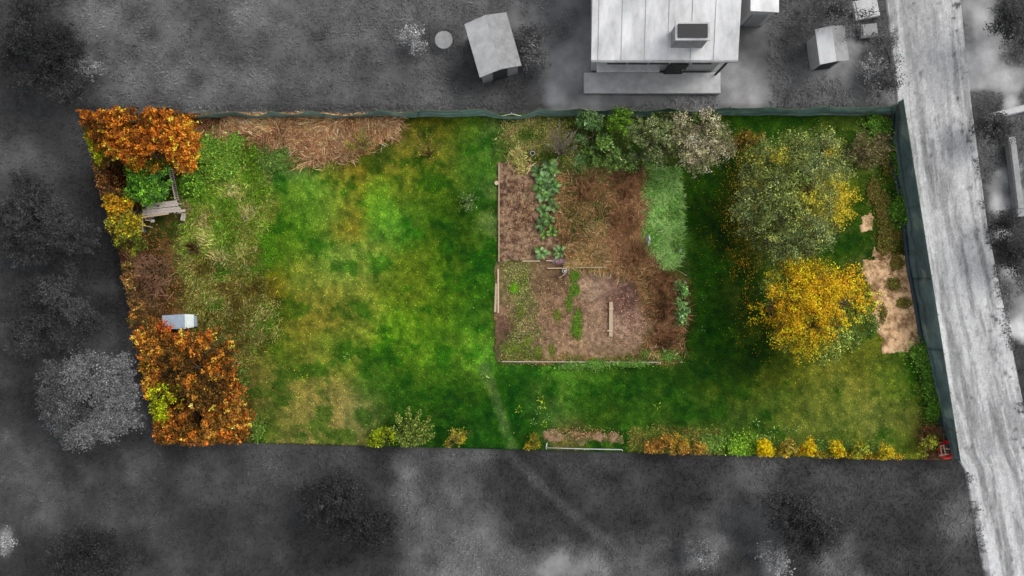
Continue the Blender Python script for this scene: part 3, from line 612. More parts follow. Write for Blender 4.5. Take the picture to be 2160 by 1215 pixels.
def bare(name, label, cat, base, r_px, h, n, cols, rad=.012, lean=(0, 0), fork=5, group=None, leafcol=None, nleaf=0, clipz=None, stem='stems', trunk=.04):
    """leafless twiggy bush or sapling: stems fan out from the base and fork"""
    root = thing(name, label, cat, P3(*base), group=group); b = np.array(P3(*base)); b[2] = 0
    R = r_px / 40
    a = RNG.uniform(0, 2 * PI, n); q = np.sqrt(RNG.random(n)) * R * RNG.uniform(.7, 1.25, n)
    e = b + np.stack([np.cos(a) * q + lean[0], np.sin(a) * q + lean[1], h * (1 - .45 * (q / R) ** 2) * RNG.uniform(.7, 1.1, n)], 1)
    P0 = b + np.stack([np.cos(a) * q * .55, np.sin(a) * q * .55, 0 * a], 1) if n > 90 else b + np.stack([np.cos(a) * q * .12, np.sin(a) * q * .12, 0 * a], 1)
    if n > 90: P0[:, :2] += RNG.normal(0, R * .22, (n, 2)); e[:, :2] += RNG.normal(0, R * .15, (n, 2))
    t = np.linspace(0, 1, 7)[None, :, None]; mid = P0 * .45 + e * .55; mid[:, 2] = h * .62
    P = (1 - t) ** 2 * P0[:, None] + 2 * t * (1 - t) * mid[:, None] + t * t * e[:, None]; P = P + RNG.normal(0, .025, P.shape) * t
    parts = [tubes_arr(P, (rad * (1.5 - 1.2 * t[..., 0])) * np.ones((n, 1)), 4)]
    tips = []
    for k in range(fork):
        s_ = RNG.integers(2, 6, n); o = P[np.arange(n), s_]; dr = unit(n) * .6 + (e - P0) / (np.linalg.norm(e - P0, axis=1, keepdims=True) + 1e-6); dr[:, 2] = np.abs(dr[:, 2]) * .5
        L = RNG.uniform(.18, .5, n)[:, None] * max(.5, min(1.0, R)); tip = o + dr * L; tt = np.linspace(0, 1, 4)[None, :, None]
        Q = o[:, None] + (tip - o)[:, None] * tt + RNG.normal(0, .015, (n, 4, 3)) * tt
        parts.append(tubes_arr(Q, rad * .55 * (1.2 - .9 * tt[..., 0]) * np.ones((n, 1)), 3)); tips.append(Q[:, 1:].reshape(-1, 3))
    V, F = join(parts)[:2]
    if clipz is not None:
        k = in_quad(V[:, 0], V[:, 1], (H - clipz) / H, 0)
        F = F[k[F].all(1)]
    cols = np.array(cols, float); ci = np.clip(((fbm(V[:, 0] * 1.3, V[:, 1] * 1.3, 4, 3) - .3) / .4 * len(cols)).astype(int), 0, len(cols) - 1)
    mesh(stem, V - b, F, M_STRAW, root, col=alb(cols[ci]) * np.exp(RNG.normal(0, .08, (len(V), 1))))
    if nleaf:
        tp = np.concatenate(tips); s_ = RNG.integers(0, len(tp), nleaf); p = tp[s_] + RNG.normal(0, .05, (nleaf, 3))
        if clipz is not None: p = p[in_quad(p[:, 0], p[:, 1], (H - clipz) / H, 0)]
        lc = np.array(leafcol, float); m = len(p)
        nr = unit(m) + [0, 0, .6]; nr /= np.linalg.norm(nr, axis=1, keepdims=True)
        V, F, cc = leaves_arr(p, nr, RNG.uniform(.6, 1.3, m) * .06, alb(lc[RNG.integers(0, len(lc), m)] * np.exp(RNG.normal(0, .2, (m, 1)))))
        mesh('leaves', V - b, F, M_LEAF, root, col=cc)
    return root

ORANGE = [(88, 58, 18), (134, 76, 20), (168, 90, 24), (190, 108, 36), (150, 92, 26)]
plant('oak_tree', 'orange autumn oak in the upper left corner of the plot', 'tree', (285, 300), [(232,262,42,3.6,1.1),(290,258,46,4.2,1.2),(345,262,42,4.0,1.1),(262,300,34,3.4,1.0),(325,300,40,4.0,1.1),(368,295,36,3.4,1.0),(385,325,26,2.8,.9),(330,328,26,3.0,.8),(204,252,32,3.4,.9),(184,246,30,3.4,.8),(196,280,26,3.2,.8),(240,240,30,3.6,.8),(320,240,30,3.6,.8),(385,250,24,2.8,.8),(300,335,18,2.4,.6),(398,300,16,2.4,.6),(398,340,14,2.0,.5)],
      95, ORANGE, .14, nl=10, leaf=.11, spread=.16, per=20, clipz=3.6, hollow=.3, seed=2, jit=.32)
OR2 = [(76, 54, 20), (116, 72, 24), (150, 84, 26), (184, 106, 40), (112, 80, 30)]
plant('oak_tree', 'orange and brown oak hedge below the pale tin box', 'tree', (400, 800), [(340,736,30,2.6,.8),(400,734,28,2.6,.8),(450,735,34,2.8,.9),(360,765,44,3.0,1.0),(420,775,48,3.4,1.1),(475,800,36,2.8,.9),(345,845,48,3.0,1.0),(410,840,50,3.4,1.1),(465,860,42,3.0,.9),(495,835,26,2.2,.7),(370,905,42,3.0,1.0),(430,910,44,3.0,1.0),(485,905,34,2.6,.8),(505,915,18,1.8,.6),(292,722,26,2.7,.8),(304,770,28,2.7,.8),(316,820,28,2.7,.8),(328,870,28,2.7,.8),(340,915,28,2.7,.8),(380,930,26,2.7,.8),(450,935,26,2.7,.8),(512,870,16,1.6,.5),(470,765,18,2.0,.6)],
      92, OR2, .14, leaf=.11, spread=.16, per=20, clipz=2.9, hollow=.3, seed=5, jit=.34)
plant('sapling', 'small orange sapling leaning over the corner of the pale tin box', 'sapling', (342, 700), [(344,690,10,1.4,.3),(355,694,7,1.3,.2),(386,708,10,1.2,.3)], 110, [(196,96,34),(222,128,66),(170,80,26)], .03, trunk_h=.6, leaf=.1, spread=.1, per=9, seed=3, ntw=24)
plant('acacia_bush', 'lime yellow bush on the left edge inside the orange hedge', 'bush', (345, 850), [(340,835,22,3.7,.4),(352,862,22,3.8,.4),(325,880,18,3.4,.4),(378,828,12,3.7,.2)], 150, [(130,140,14),(160,172,24),(110,116,14)], .06, trunk_h=1.6, leaf=.1, spread=.12, per=10, clipz=3.6, seed=6, ntw=30)
plant('hedge_bush', 'mustard yellow bush left of the lime yellow one at the plot edge', 'bush', (312, 790), [(312,775,24,2.8,.6),(318,815,24,3.0,.6),(325,845,20,2.8,.5)], 150, [(150,100,20),(176,122,28),(120,84,20)], .06, leaf=.1, spread=.12, per=10, clipz=2.9, seed=7, ntw=30)
plant('yellow_green_bush', 'yellow green bush on the left edge below the orange oak', 'bush', (205, 300), [(196,282,22,2.4,.7),(206,310,22,2.4,.7),(214,335,16,2.0,.6)], 170, [(96,104,10),(132,136,16),(150,140,30)], .06, leaf=.1, spread=.12, per=11, clipz=2.3, seed=8, ntw=30)
bare('bare_bush', 'rust brown twiggy bush left of the fresh green bush', 'bush', (245, 375), 48, 1.8, 150, [(70,46,26),(110,74,44),(136,96,60)], clipz=1.6, leafcol=[(150,86,30),(120,72,30)], nleaf=1600)
bare('bare_bush', 'grey brown leafless bush between the orange oak and the green bush', 'bush', (270, 335), 28, 2.0, 60, [(96,78,62),(124,104,86)], clipz=1.6, leafcol=[(120,100,40)], nleaf=300)
plant('green_bush', 'fresh green leafy bush behind the picket panel and plank platform', 'bush', (320, 388), [(300,372,24,1.7,.6),(330,360,24,1.9,.6),(338,385,18,1.8,.6),(310,400,28,1.8,.7),(334,406,18,1.6,.6),(288,405,18,1.4,.5),(318,350,14,1.7,.4)], 260, [(56,96,28),(78,120,34),(98,140,44),(62,106,44)], .06, trunk_h=.5, leaf=.095, spread=.12, per=12, seed=9)
plant('green_bush', 'small yellow green bush right of the upright picket panel', 'bush', (398, 388), [(400,384,14,.7,.3),(412,396,14,.6,.3),(396,402,8,.5,.25)], 220, [(84,122,34),(112,146,52)], .03, trunk_h=.3, leaf=.09, spread=.1, per=10, seed=10, ntw=16)
bare('bare_bush', 'dry pale weed stalks with orange leaves right of the picket panel', 'bush', (390, 360), 20, .9, 26, [(150,128,90),(170,140,100)], leafcol=[(170,100,40),(150,92,50)], nleaf=260)
plant('yellow_bush', 'golden orange bush on the left edge beside the dark sheet', 'bush', (238, 440), [(236,432,18,2.0,.5),(252,450,18,1.9,.5),(270,428,10,1.8,.3)], 170, [(150,112,26),(196,134,26),(110,96,26)], .04, leaf=.1, spread=.11, per=9, clipz=1.9, seed=11, ntw=24)
plant('olive_bush', 'olive green bush with yellow flowers on the left edge below the golden one', 'bush', (262, 490), [(256,472,26,1.8,.6),(272,500,24,1.7,.6),(284,470,16,1.5,.5),(290,520,14,1.2,.4)], 220, [(66,76,22),(88,98,30),(108,108,38),(140,122,28)], .05, leaf=.09, spread=.12, per=12, clipz=1.7, seed=12, ntw=30)
bare('bare_bush', 'big leafless reddish brown bush above the pale tin box', 'bush', (312, 585), 66, 1.6, 300, [(100,72,54),(146,108,82),(172,132,104),(132,104,76)], rad=.018, clipz=1.4, leafcol=[(110,84,40),(96,70,36)], nleaf=900)
bare('bare_bush', 'brown leafless bush directly left of the pale tin box', 'bush', (315, 650), 40, 1.2, 130, [(112,84,56),(150,116,76)], rad=.016, clipz=1.1, leafcol=[(120,96,44),(96,84,36)], nleaf=700)
bare('bare_bush', 'red brown leafless bush on the left edge above the tin box', 'bush', (268, 545), 34, 1.5, 120, [(124,72,52),(158,98,72)], rad=.016, clipz=1.4)
bare('dead_shrub', 'dark brown dead shrub in the rough grass left of the clover', 'shrub', (412, 525), 20, .6, 60, [(74,42,32),(110,72,56)])
for l, bx, lob, cc_ in [
    ('rust brown leafy bush on the left edge above the golden bush', (232, 385), [(216,362,20,1.7,.5),(228,392,22,1.7,.5),(246,415,16,1.5,.4)], [(84,58,30),(116,76,38),(96,84,38)]),
    ('olive brown leafy bush on the left edge under the yellow flowered bush', (262, 545), [(252,530,18,1.4,.4),(262,560,18,1.4,.4)], [(86,70,34),(112,88,44),(96,96,44)]),
    ('brown leafy bush on the left edge level with the big leafless bush', (276, 610), [(264,590,18,1.4,.4),(276,625,20,1.4,.4),(285,655,18,1.4,.4)], [(92,68,36),(120,86,48),(84,78,36)]),
    ('orange brown leafy bush on the left edge, left of the tin box', (300, 695), [(292,680,18,1.6,.5),(302,712,22,1.8,.5),(316,690,16,1.4,.4)], [(120,78,30),(146,92,34),(88,74,32)]),
    ('dark olive brown bush between the grey leafless bush and the orange oak', (250, 330), [(240,322,22,2.0,.5),(262,342,20,1.9,.5)], [(70,62,28),(96,80,36),(120,96,40)])]:
    plant('scrub_bush', l, 'bush', bx, lob, 130, cc_, .04, trunk_h=.4, leaf=.085, spread=.15, per=14, clipz=1.5, seed=len(l) % 18, ntw=30, jit=.3)
for l, px, py, rr, n_ in [('tangled dead brown shrub right of the kale clump', 1232, 405, 30, 110), ('reddish dead shrub leaning on the top of the tall bright grass', 1315, 395, 32, 130), ('tall fox brown dead shrub in the middle of the weeds', 1312, 478, 34, 150), ('dead brown shrub above the right end of the battens', 1335, 540, 30, 120),
        ('dead brown shrub at the right rim of the wide bed, uppermost', 1392, 598, 30, 120), ('dead brown shrub at the right rim of the wide bed, in the middle', 1400, 655, 32, 130), ('dead brown shrub at the lower right of the wide bed', 1398, 712, 28, 110)]:
    bare('dead_shrub', l, 'shrub', (px, py), rr, .8, n_, [(112, 80, 56), (156, 112, 80), (184, 136, 100), (134, 100, 68)], rad=.016, lean=(.1, .1), leafcol=[(110, 84, 44), (90, 82, 40), (140, 96, 60)], nleaf=350)
# small bare young trees on the top side
bare('young_tree', 'thin leafless fruit tree on the lawn under the top fence', 'tree', (905, 325), 38, 2.2, 16, [(132,112,66),(150,132,80)], rad=.022, lean=(0, .5), leafcol=[(140,130,40),(120,116,40)], nleaf=420)
bare('young_tree', 'thin yellowish young tree at the right end of the dry reeds', 'tree', (770, 312), 40, 1.9, 18, [(120,108,72),(140,130,92)], rad=.02, lean=(0, .2), leafcol=[(150,130,40),(110,116,44),(128,124,60)], nleaf=1100)
bare('young_tree', 'grey leafless young tree right of the black pipe mouth', 'tree', (1180, 325), 44, 2.4, 34, [(140,128,110),(164,150,132)], rad=.02, lean=(.05, .35), leafcol=[(110,120,80)], nleaf=160)
bare('young_tree', 'pale leafless sapling on the lawn left of the tree stump', 'tree', (992, 428), 24, 1.0, 22, [(104,124,70),(122,140,84)], rad=.013, leafcol=[(100,122,66),(116,136,80)], nleaf=420)
plant('green_bush', 'bluish green bush under the top fence right of the thin grey tree', 'bush', (1255, 265), [(1240,255,20,1.2,.5),(1265,268,24,1.3,.5),(1250,290,18,1.1,.4),(1225,282,14,.9,.4)], 240, [(62,88,46),(84,110,64),(104,128,80)], .04, trunk_h=.4, leaf=.085, spread=.11, per=11, seed=13, ntw=30)
plant('green_bush', 'bright yellow green bush beside the bluish green one', 'bush', (1310, 270), [(1305,258,22,1.6,.6),(1322,250,14,1.6,.5),(1298,282,20,1.4,.5),(1325,282,16,1.4,.5)], 250, [(76,106,30),(98,130,42),(114,146,54)], .05, trunk_h=.5, leaf=.085, spread=.11, per=11, seed=14, ntw=30)
plant('green_bush', 'broad mid green bush above the dead brown weeds', 'bush', (1290, 320), [(1275,308,24,1.1,.5),(1310,318,24,1.1,.5),(1295,335,22,.9,.4),(1250,325,18,.8,.35),(1330,340,14,.8,.3)], 240, [(64,88,34),(84,110,46),(98,124,64)], .04, trunk_h=.4, leaf=.085, spread=.11, per=10, seed=15, ntw=30)
plant('olive_tree', 'sparse grey green tree under the top fence left of the pale one', 'tree', (1380, 300), [(1362,275,28,2.4,.7),(1392,282,28,2.6,.7),(1368,310,26,2.2,.6),(1400,318,24,2.2,.6),(1350,325,18,1.6,.5)], 150, [(62,78,38),(92,106,62),(118,126,84),(84,92,52)], .07, leaf=.08, spread=.14, per=12, seed=16, bark=(120,108,88), ntw=110)
plant('pale_tree', 'pale pinkish grey thin-leaved tree above the tall bright grass', 'tree', (1465, 310), [(1440,275,32,2.8,.7),(1478,268,30,3.0,.7),(1508,290,30,2.8,.7),(1450,315,30,2.6,.7),(1490,322,32,2.8,.7),(1525,315,22,2.4,.5),(1465,345,20,2.2,.5),(1420,300,20,2.2,.5)], 105, [(104,104,70),(142,136,106),(168,156,128),(124,124,84)], .08, leaf=.08, spread=.16, per=11, seed=17, bark=(136,122,104), ntw=220)
plant('dark_bush', 'dark brown green undergrowth at the top fence above the pale tree', 'bush', (1450, 245), [(1420,242,20,1.0,.3),(1455,240,24,1.0,.3),(1495,242,20,1.0,.3),(1390,245,16,.9,.3)], 200, [(50,44,26),(60,74,34),(84,100,54)], .04, trunk_h=.3, leaf=.08, spread=.11, per=10, clipz=1.0, seed=18, ntw=20)
# the two large trees
T1 = [(a, b, c * .80, d, e * .92) for a, b, c, d, e in [(1590,350,30,3.6,.9),(1625,330,34,4.4,1.0),(1680,320,40,4.6,1.1),(1735,315,32,4.2,1.0),(1600,400,38,4.4,1.1),(1650,385,42,5.2,1.3),(1705,370,44,5.4,1.3),(1755,360,30,4.4,1.0),(1590,455,38,4.4,1.1),(1640,450,46,5.6,1.4),(1700,435,46,5.8,1.4),(1745,430,36,5.0,1.2),(1615,505,36,4.4,1.1),(1665,505,42,5.0,1.2),(1715,495,36,4.6,1.1),(1640,540,22,3.6,.8),(1700,530,26,3.8,.9),(1760,470,22,4.0,.9),(1570,430,22,3.4,.8)]]
def two_tone(lobes, f): return [l for l in lobes if f(l)]
root = plant('fruit_tree', 'large olive green and yellow tree, upper of the two big trees on the right', 'tree', (1672, 425), T1, 48,
      [(72,86,50),(92,106,62),(110,120,78),(118,120,62),(84,98,60),(98,108,54)], .17, trunk_h=1.6, leaf=.085, spread=.25, per=24, seed=19, bark=(104,92,76), ntw=420, colscale=.55, jit=.24)
(Vx, Fx, cx), _ = crown_arr([(1755,428,34,5.0,1.0),(1735,392,26,5.2,.9),(1705,425,24,6.3,.5),(1608,365,28,4.6,.8),(1590,395,18,4.4,.6),(1745,320,16,4.7,.5),(1640,350,20,5.4,.5),(1720,465,22,5.6,.6),(1768,455,18,4.4,.5)], 60, [(126,124,44),(142,134,42),(160,140,36)], leaf=.085, spread=.24, per=20, seed=4, jit=.14)
bb = np.array(root.location); mesh('yellow_foliage', Vx - bb, Fx, M_LEAF, root, col=cx)['label'] = 'yellow turned leaves in clumps about the crown'
T2 = [(1645,590,26,3.8,.9),(1680,580,30,4.4,.9),(1735,576,30,4.2,.9),(1778,585,26,4.0,.8),(1622,645,26,3.8,.9),(1610,670,14,3.2,.6),(1665,635,40,5.0,1.2),(1720,630,42,5.2,1.2),(1775,640,36,4.6,1.0),(1812,630,24,3.6,.8),(1660,690,34,4.2,1.0),(1710,690,38,4.6,1.1),(1690,725,24,3.4,.7)]
root = plant('fruit_tree', 'large golden orange tree, lower of the two big trees on the right', 'tree', (1715, 645), T2, 52,
      [(156,130,22),(186,146,20),(204,150,22),(212,148,28),(170,142,24),(140,128,26)], .16, trunk_h=1.5, leaf=.085, spread=.21, per=22, seed=20, bark=(100,86,66), ntw=300, colscale=.7, jit=.24)
(Vx, Fx, cx), _ = crown_arr([(1640,612,30,4.0,.8),(1765,685,34,3.8,.8),(1800,665,26,3.6,.8),(1730,728,30,3.0,.7),(1700,745,20,2.6,.5),(1790,705,24,3.0,.7),(1655,715,26,3.0,.7),(1815,640,18,3.4,.6),(1830,690,16,2.8,.5)], 100, [(70,92,36),(100,118,50),(124,136,64),(90,104,44)], leaf=.09, spread=.17, per=12, seed=6)
bb = np.array(root.location); mesh('green_foliage', Vx - bb, Fx, M_LEAF, root, col=cx)['label'] = 'branches still green at the lower rim of the crown'
bare('bare_bush', 'pinkish leafless bush at the upper right of the olive green tree', 'bush', (1815, 325), 44, 1.9, 120, [(120,100,76),(146,124,98)], rad=.012, leafcol=[(120,120,70),(134,128,84)], nleaf=1500)
plant('brown_bush', 'small brown leaved bush at the upper left of the olive green tree', 'bush', (1570, 300), [(1570,295,20,1.6,.5),(1550,308,14,1.3,.4),(1598,300,16,1.6,.4)], 130, [(104,84,30),(130,104,44),(90,92,40)], .04, trunk_h=.5, leaf=.08, spread=.14, per=10, seed=11, ntw=40)

# lower edge shrubs
def spiky(name, label, base, dirs, cols, leafc):
    root = thing(name, label, 'shrub', P3(*base)); b = np.array(P3(*base)); b[2] = 0
    Ps, Ls = [], []
    for (px, py, z) in dirs:
        e = np.array(P3(px, py, z)); t = np.linspace(0, 1, 7)[:, None]; m = (b + e) / 2 + [0, 0, .35]
        Ps.append((1 - t) ** 2 * b + 2 * t * (1 - t) * m + t * t * e)
        n = 800; s_ = RNG.uniform(.25, 1.0, n)[:, None]; p = (1 - s_) ** 2 * b + 2 * s_ * (1 - s_) * m + s_ * s_ * e
        p = p + RNG.normal(0, 1, (n, 3)) * (.15 * (1.15 - s_ * .8)); Ls.append(p)
    P = np.array(Ps); V, F = tubes_arr(P, np.linspace(.03, .008, 7)[None] * np.ones((len(P), 1)), 5)
    mesh('stems', V - b, F, M_BARK, root, col=colfill(V, (92, 62, 40)))
    p = np.concatenate(Ls); p = p[in_quad(p[:, 0], p[:, 1], (H - .9) / H, 0)]; n = len(p)
    nr = unit(n) * .7 + [0, 0, .8]; nr /= np.linalg.norm(nr, axis=1, keepdims=True)
    c = np.array(cols, float)[RNG.integers(0, len(cols), n)] * np.exp(RNG.normal(0, .22, (n, 1)))
    V, F, cc = leaves_arr(p, nr, RNG.uniform(.6, 1.3, n) * .085, alb(c)); mesh('foliage', V - b, F, M_LEAF, root, col=cc)
spiky('juniper_shrub', 'dark green shrub with long upright sprays on the lower edge', (862, 936), [(838,874,1.4),(862,860,1.5),(886,868,1.5),(908,878,1.2),(828,902,1.2),(874,888,1.6),(898,902,1.4),(915,918,1.1),(840,922,1.2),(884,922,1.4),(858,900,1.6),(912,898,1.0),(850,936,1.0)], [(74,92,30),(100,118,52),(58,72,24),(122,136,60)], None)
plant('yellow_green_bush', 'yellow green low bush at the left foot of the dark sprayed shrub', 'bush', (808, 930), [(800,925,18,.9,.35),(818,918,16,1.0,.35),(790,935,14,.7,.3),(826,935,14,.9,.3)], 240, [(60,52,18),(112,130,16),(136,152,24),(90,100,22)], .03, trunk_h=.3, leaf=.08, spread=.1, per=10, clipz=.8, seed=13, ntw=24)
plant('brown_bush', 'yellowish brown bush on the lower edge left of the mown path', 'bush', (975, 925), [(968,915,20,.9,.4),(985,925,20,1.0,.4),(960,935,16,.8,.3),(995,908,12,.8,.3)], 230, [(104,96,38),(134,120,52),(112,112,44),(150,134,30)], .03, trunk_h=.3, leaf=.075, spread=.1, per=11, clipz=.8, seed=14, ntw=30)
plant('yellow_shrub', 'small mustard shrub left of the thin pipe frame', 'shrub', (1128, 935), [(1128,932,14,.5,.25),(1116,940,8,.4,.2)], 220, [(110,100,28),(140,118,30)], .02, trunk_h=.2, leaf=.07, spread=.08, per=10, clipz=.5, seed=15, ntw=14)
plant('brown_shrub', 'broad orange brown shrub on the lower edge right of the pipe frame', 'shrub', (1420, 938), [(1405,932,18,.8,.35),(1428,938,20,.9,.35),(1450,945,16,.7,.3),(1385,940,12,.7,.3),(1372,948,12,.6,.3),(1475,945,12,.6,.3)], 210, [(120,84,36),(150,110,48),(128,104,34)], .03, trunk_h=.3, leaf=.08, spread=.1, per=10, clipz=.8, seed=16, ntw=30)
ylab = ['brightest solid yellow shrub, first from the left in the lower edge row', 'faded brownish yellow shrub, second from the left in the lower edge row', 'deep yellow shrub, third from the left in the lower edge row', 'speckled yellow shrub, fourth from the left in the lower edge row', 'loose green and yellow shrub, fifth from the left in the lower edge row', 'small yellow shrub, last on the right in the lower edge row']
ycol = [[(206,160,10),(226,176,14),(170,140,14)], [(150,124,50),(178,144,48),(130,120,50)], [(196,146,14),(214,160,20),(150,120,24)], [(186,150,20),(140,130,40),(206,168,24)], [(130,134,44),(176,152,30),(110,124,44)], [(170,146,24),(196,164,30),(104,120,40)]]
for i, (px, py, r) in enumerate([(1613,944,17),(1664,943,18),(1707,945,19),(1762,948,17),(1815,952,20),(1867,954,17)]):
    lobes = [(px, py - 4, r * .72, .75, .35), (px - r * .4, py + 8, r * .55, .6, .3), (px + r * .45, py + 8, r * .55, .6, .3)]
    plant('yellow_shrub', ylab[i], 'shrub', (px, py + 2), lobes, 260, ycol[i], .025, trunk_h=.25, leaf=.075, spread=.08, per=10, clipz=.6, seed=10 + i, ntw=18, group='row of yellow shrubs on the lower edge', stem='stems', crown='foliage')
bare('bare_bush', 'reddish brown twiggy shrub above the red hose coil', 'bush', (1955, 915), 26, .9, 110, [(116,84,66),(140,106,84)], leafcol=[(150,80,50),(90,110,40)], nleaf=500)
plant('green_shrub', 'yellow green shrub leaning over the left of the red hose coil', 'shrub', (1962, 945), [(1960,936,15,.7,.3),(1966,950,8,.6,.2),(1950,950,12,.5,.25)], 200, [(96,104,28),(120,124,40),(84,76,40)], .02, trunk_h=.2, leaf=.075, spread=.09, per=10, seed=17, clipz=.6, ntw=20)
bare('bare_bush', 'reddish twiggy shrub in the lower right corner below the hose coil', 'bush', (1955, 966), 18, .6, 60, [(130,86,68),(150,110,88)], clipz=.5)
plant('green_shrub', 'upper blue green leafy plant on the right rim of the wide bed', 'shrub', (1435, 612), [(1436,604,10,.35,.2),(1440,618,8,.3,.2)], 200, [(88,126,62),(112,148,84)], .015, trunk_h=.1, leaf=.12, spread=.09, per=7, seed=3, ntw=8)
plant('green_shrub', 'lower and larger blue green leafy plant on the right rim of the wide bed', 'shrub', (1435, 650), [(1434,640,13,.4,.2),(1438,662,13,.4,.2),(1436,676,8,.3,.2)], 200, [(88,126,62),(112,148,84)], .015, trunk_h=.1, leaf=.12, spread=.09, per=7, seed=4, ntw=8)

# ---------------------------------------------------------------- kale plants and lawn rosettes
def broadleaf(name, label, cat, px, py, n, r, cols, h=.35, group=None, wide=.62, seg=5):
    root = thing(name, label, cat, P3(px, py), RNG.uniform(0, 6.28), group)
    Vs, Fs, Cs = [], [], []; st = MB(); k0 = 0
    for i in range(n):
        a = i * 2.4 + RNG.uniform(-.25, .25); L = r * RNG.uniform(.6, 1.1) * (1 if i > 3 else .6); el = .95 if i < 3 else RNG.uniform(.15, .65)
        o = np.array([math.cos(a) * .04, math.sin(a) * .04, h * RNG.uniform(.5, 1.0)]); dxy = np.array([math.cos(a), math.sin(a)]); sx = np.array([-dxy[1], dxy[0]])
        rows = []
        for j in range(seg + 1):
            t = j / seg; z = o[2] + L * (math.sin(el) * t - .75 * t * t * .6); c = o[:2] + dxy * (L * math.cos(el) * t + .05)
            wd = L * wide * (math.sin(PI * min(1, t * .92 + .06)) ** .7) * (1 + .18 * math.sin(j * 2.5 + i))
            for s_ in (-1, -.45, 0, .45, 1):
                rows.append([c[0] + sx[0] * s_ * wd / 2, c[1] + sx[1] * s_ * wd / 2, z + abs(s_) * wd * .22 + RNG.normal(0, .006) + (.02 * math.sin(j * 3 + s_ * 4) if abs(s_) > .9 else 0)])
        V = np.array(rows); i5 = np.array([[q * 5 + m, q * 5 + m + 1, q * 5 + m + 6, q * 5 + m + 5] for q in range(seg) for m in range(4)])
        cc = np.array(cols[RNG.integers(0, len(cols))], float) * math.exp(RNG.normal(0, .12)); c5 = np.tile(cc, (len(V), 1)); c5[2::5] = c5[2::5] * 1.12 + 12
        Vs.append(V); Fs.append(i5 + k0); k0 += len(V); Cs.append(alb(np.clip(c5, 3, 250)))
        if h > .15: st.tube([(0, 0, h * .2), (o[0], o[1], o[2] * .8), (o[0] + dxy[0] * .08, o[1] + dxy[1] * .08, o[2] + .02)], .012, 4)
    mesh('leaves', np.concatenate(Vs), np.concatenate(Fs), M_LEAF, root, col=np.concatenate(Cs), smooth=True)
    if h > .15: st.tube([(0, 0, -.05), (0, 0, h * .5), (0, 0, h * .8)], [.03, .025, .015], 6)
    if st.v: st.build('stem', M_STEM, root)
    return root
M_STEM = mat_flat('kale_stem', (110, 140, 84), (84, 110, 60), scale=9)
KALE = [(78,112,62),(100,136,80),(118,150,94),(90,122,56)]
for px, py, r, l in [(1157,350,.42,'topmost'),(1148,358,.34,'upper left, below the topmost'),(1134,366,.36,'at the left shoulder'),(1166,362,.34,'at the right shoulder'),(1148,378,.42,'in the upper middle'),(1160,386,.44,'biggest, right of centre'),(1138,392,.36,'on the left side'),(1150,402,.40,'in the lower middle'),(1168,396,.34,'on the right side'),(1144,412,.34,'bottom left'),(1158,418,.34,'bottom right')]:
    broadleaf('kale_plant', 'kale plant ' + l + ' in the crowded clump', 'kale plant', px, py, 11, r * 1.05, KALE, .42, 'kale plants in the crowded upper clump')
for i, (px, py, r, l) in enumerate([(1166,436,.38,'kale plant at the upper right of the middle group'),(1146,447,.36,'kale plant at the upper left of the middle group'),(1158,464,.36,'kale plant in the centre of the middle group'),(1142,474,.40,'kale plant at the left of the middle group'),(1164,489,.34,'light green kale plant at the bottom of the middle group'),(1149,495,.22,'smallest yellow green kale plant under the middle group')]):
    broadleaf('kale_plant', l + ' in the upper soil bed', 'kale plant', px, py, 10, r, KALE if i < 4 else [(98,140,52),(120,160,70)], .35, 'kale plants along the upper soil bed')
broadleaf('kale_plant', 'lone kale plant above the gap between the two boards', 'kale plant', 1142, 533, 12, .40, KALE, .35, 'kale plants along the upper soil bed')
broadleaf('kale_plant', 'lone kale plant beside the crumpled purple foil', 'kale plant', 1181, 531, 12, .38, KALE, .35, 'kale plants along the upper soil bed')
ROS = [(120,160,84),(146,176,90),(100,144,78)]; ROY = [(150,176,40),(170,190,60)]
for px, py, r, c, l in [(643,797,.20,ROY,'yellow green rosette weed on the dry lawn, upper of two near the orange hedge'),(632,839,.20,ROY,'yellow green rosette weed on the dry lawn, lower of two near the orange hedge'),(1021,791,.28,ROS,'pale rosette weed at the upper end of the mown path'),
    (485,572,.18,ROS,'pale rosette weed at the left rim of the clover patch'),(755,858,.16,ROS,'grey green rosette weed at the right of the dry lawn'),(1095,864,.22,ROY,'yellow green rosette weed just right of the mown path'),(1141,842,.22,ROY,'topmost rosette weed of the column right of the mown path'),
    (1144,855,.22,ROY,'second rosette weed of the column right of the mown path'),(1135,868,.18,ROS,'small grey rosette weed under the column of two'),(1153,880,.22,ROS,'pale rosette weed at the right above the pinkish strip bed'),(1125,890,.20,ROS,'pale rosette weed at the left above the pinkish strip bed'),
    (1148,895,.18,ROY,'lowest rosette weed above the pinkish strip bed'),(1594,891,.18,ROS,'star shaped weed above the first yellow shrub'),(1632,909,.20,ROS,'star shaped weed between the first and second yellow shrubs'),(1659,907,.20,ROS,'star shaped weed above the second yellow shrub'),
    (1678,903,.22,ROS,'larger star shaped weed above and right of the second yellow shrub'),(733,752,.22,ROS,'thin pale weed in the lawn above the dry corner'),(1387,855,.2,ROY,'yellow green weed in the open lower lawn'),(1485,692,.16,ROS,'small weed in the dark lawn right of the wide bed'),(1485,627,.14,ROS,'tiny weed in the dark lawn level with the leafy plants')]:
    broadleaf('rosette_weed', l, 'weed', px, py, 8, r, c, .06, 'rosette weeds in the lawn', wide=.28, seg=4)

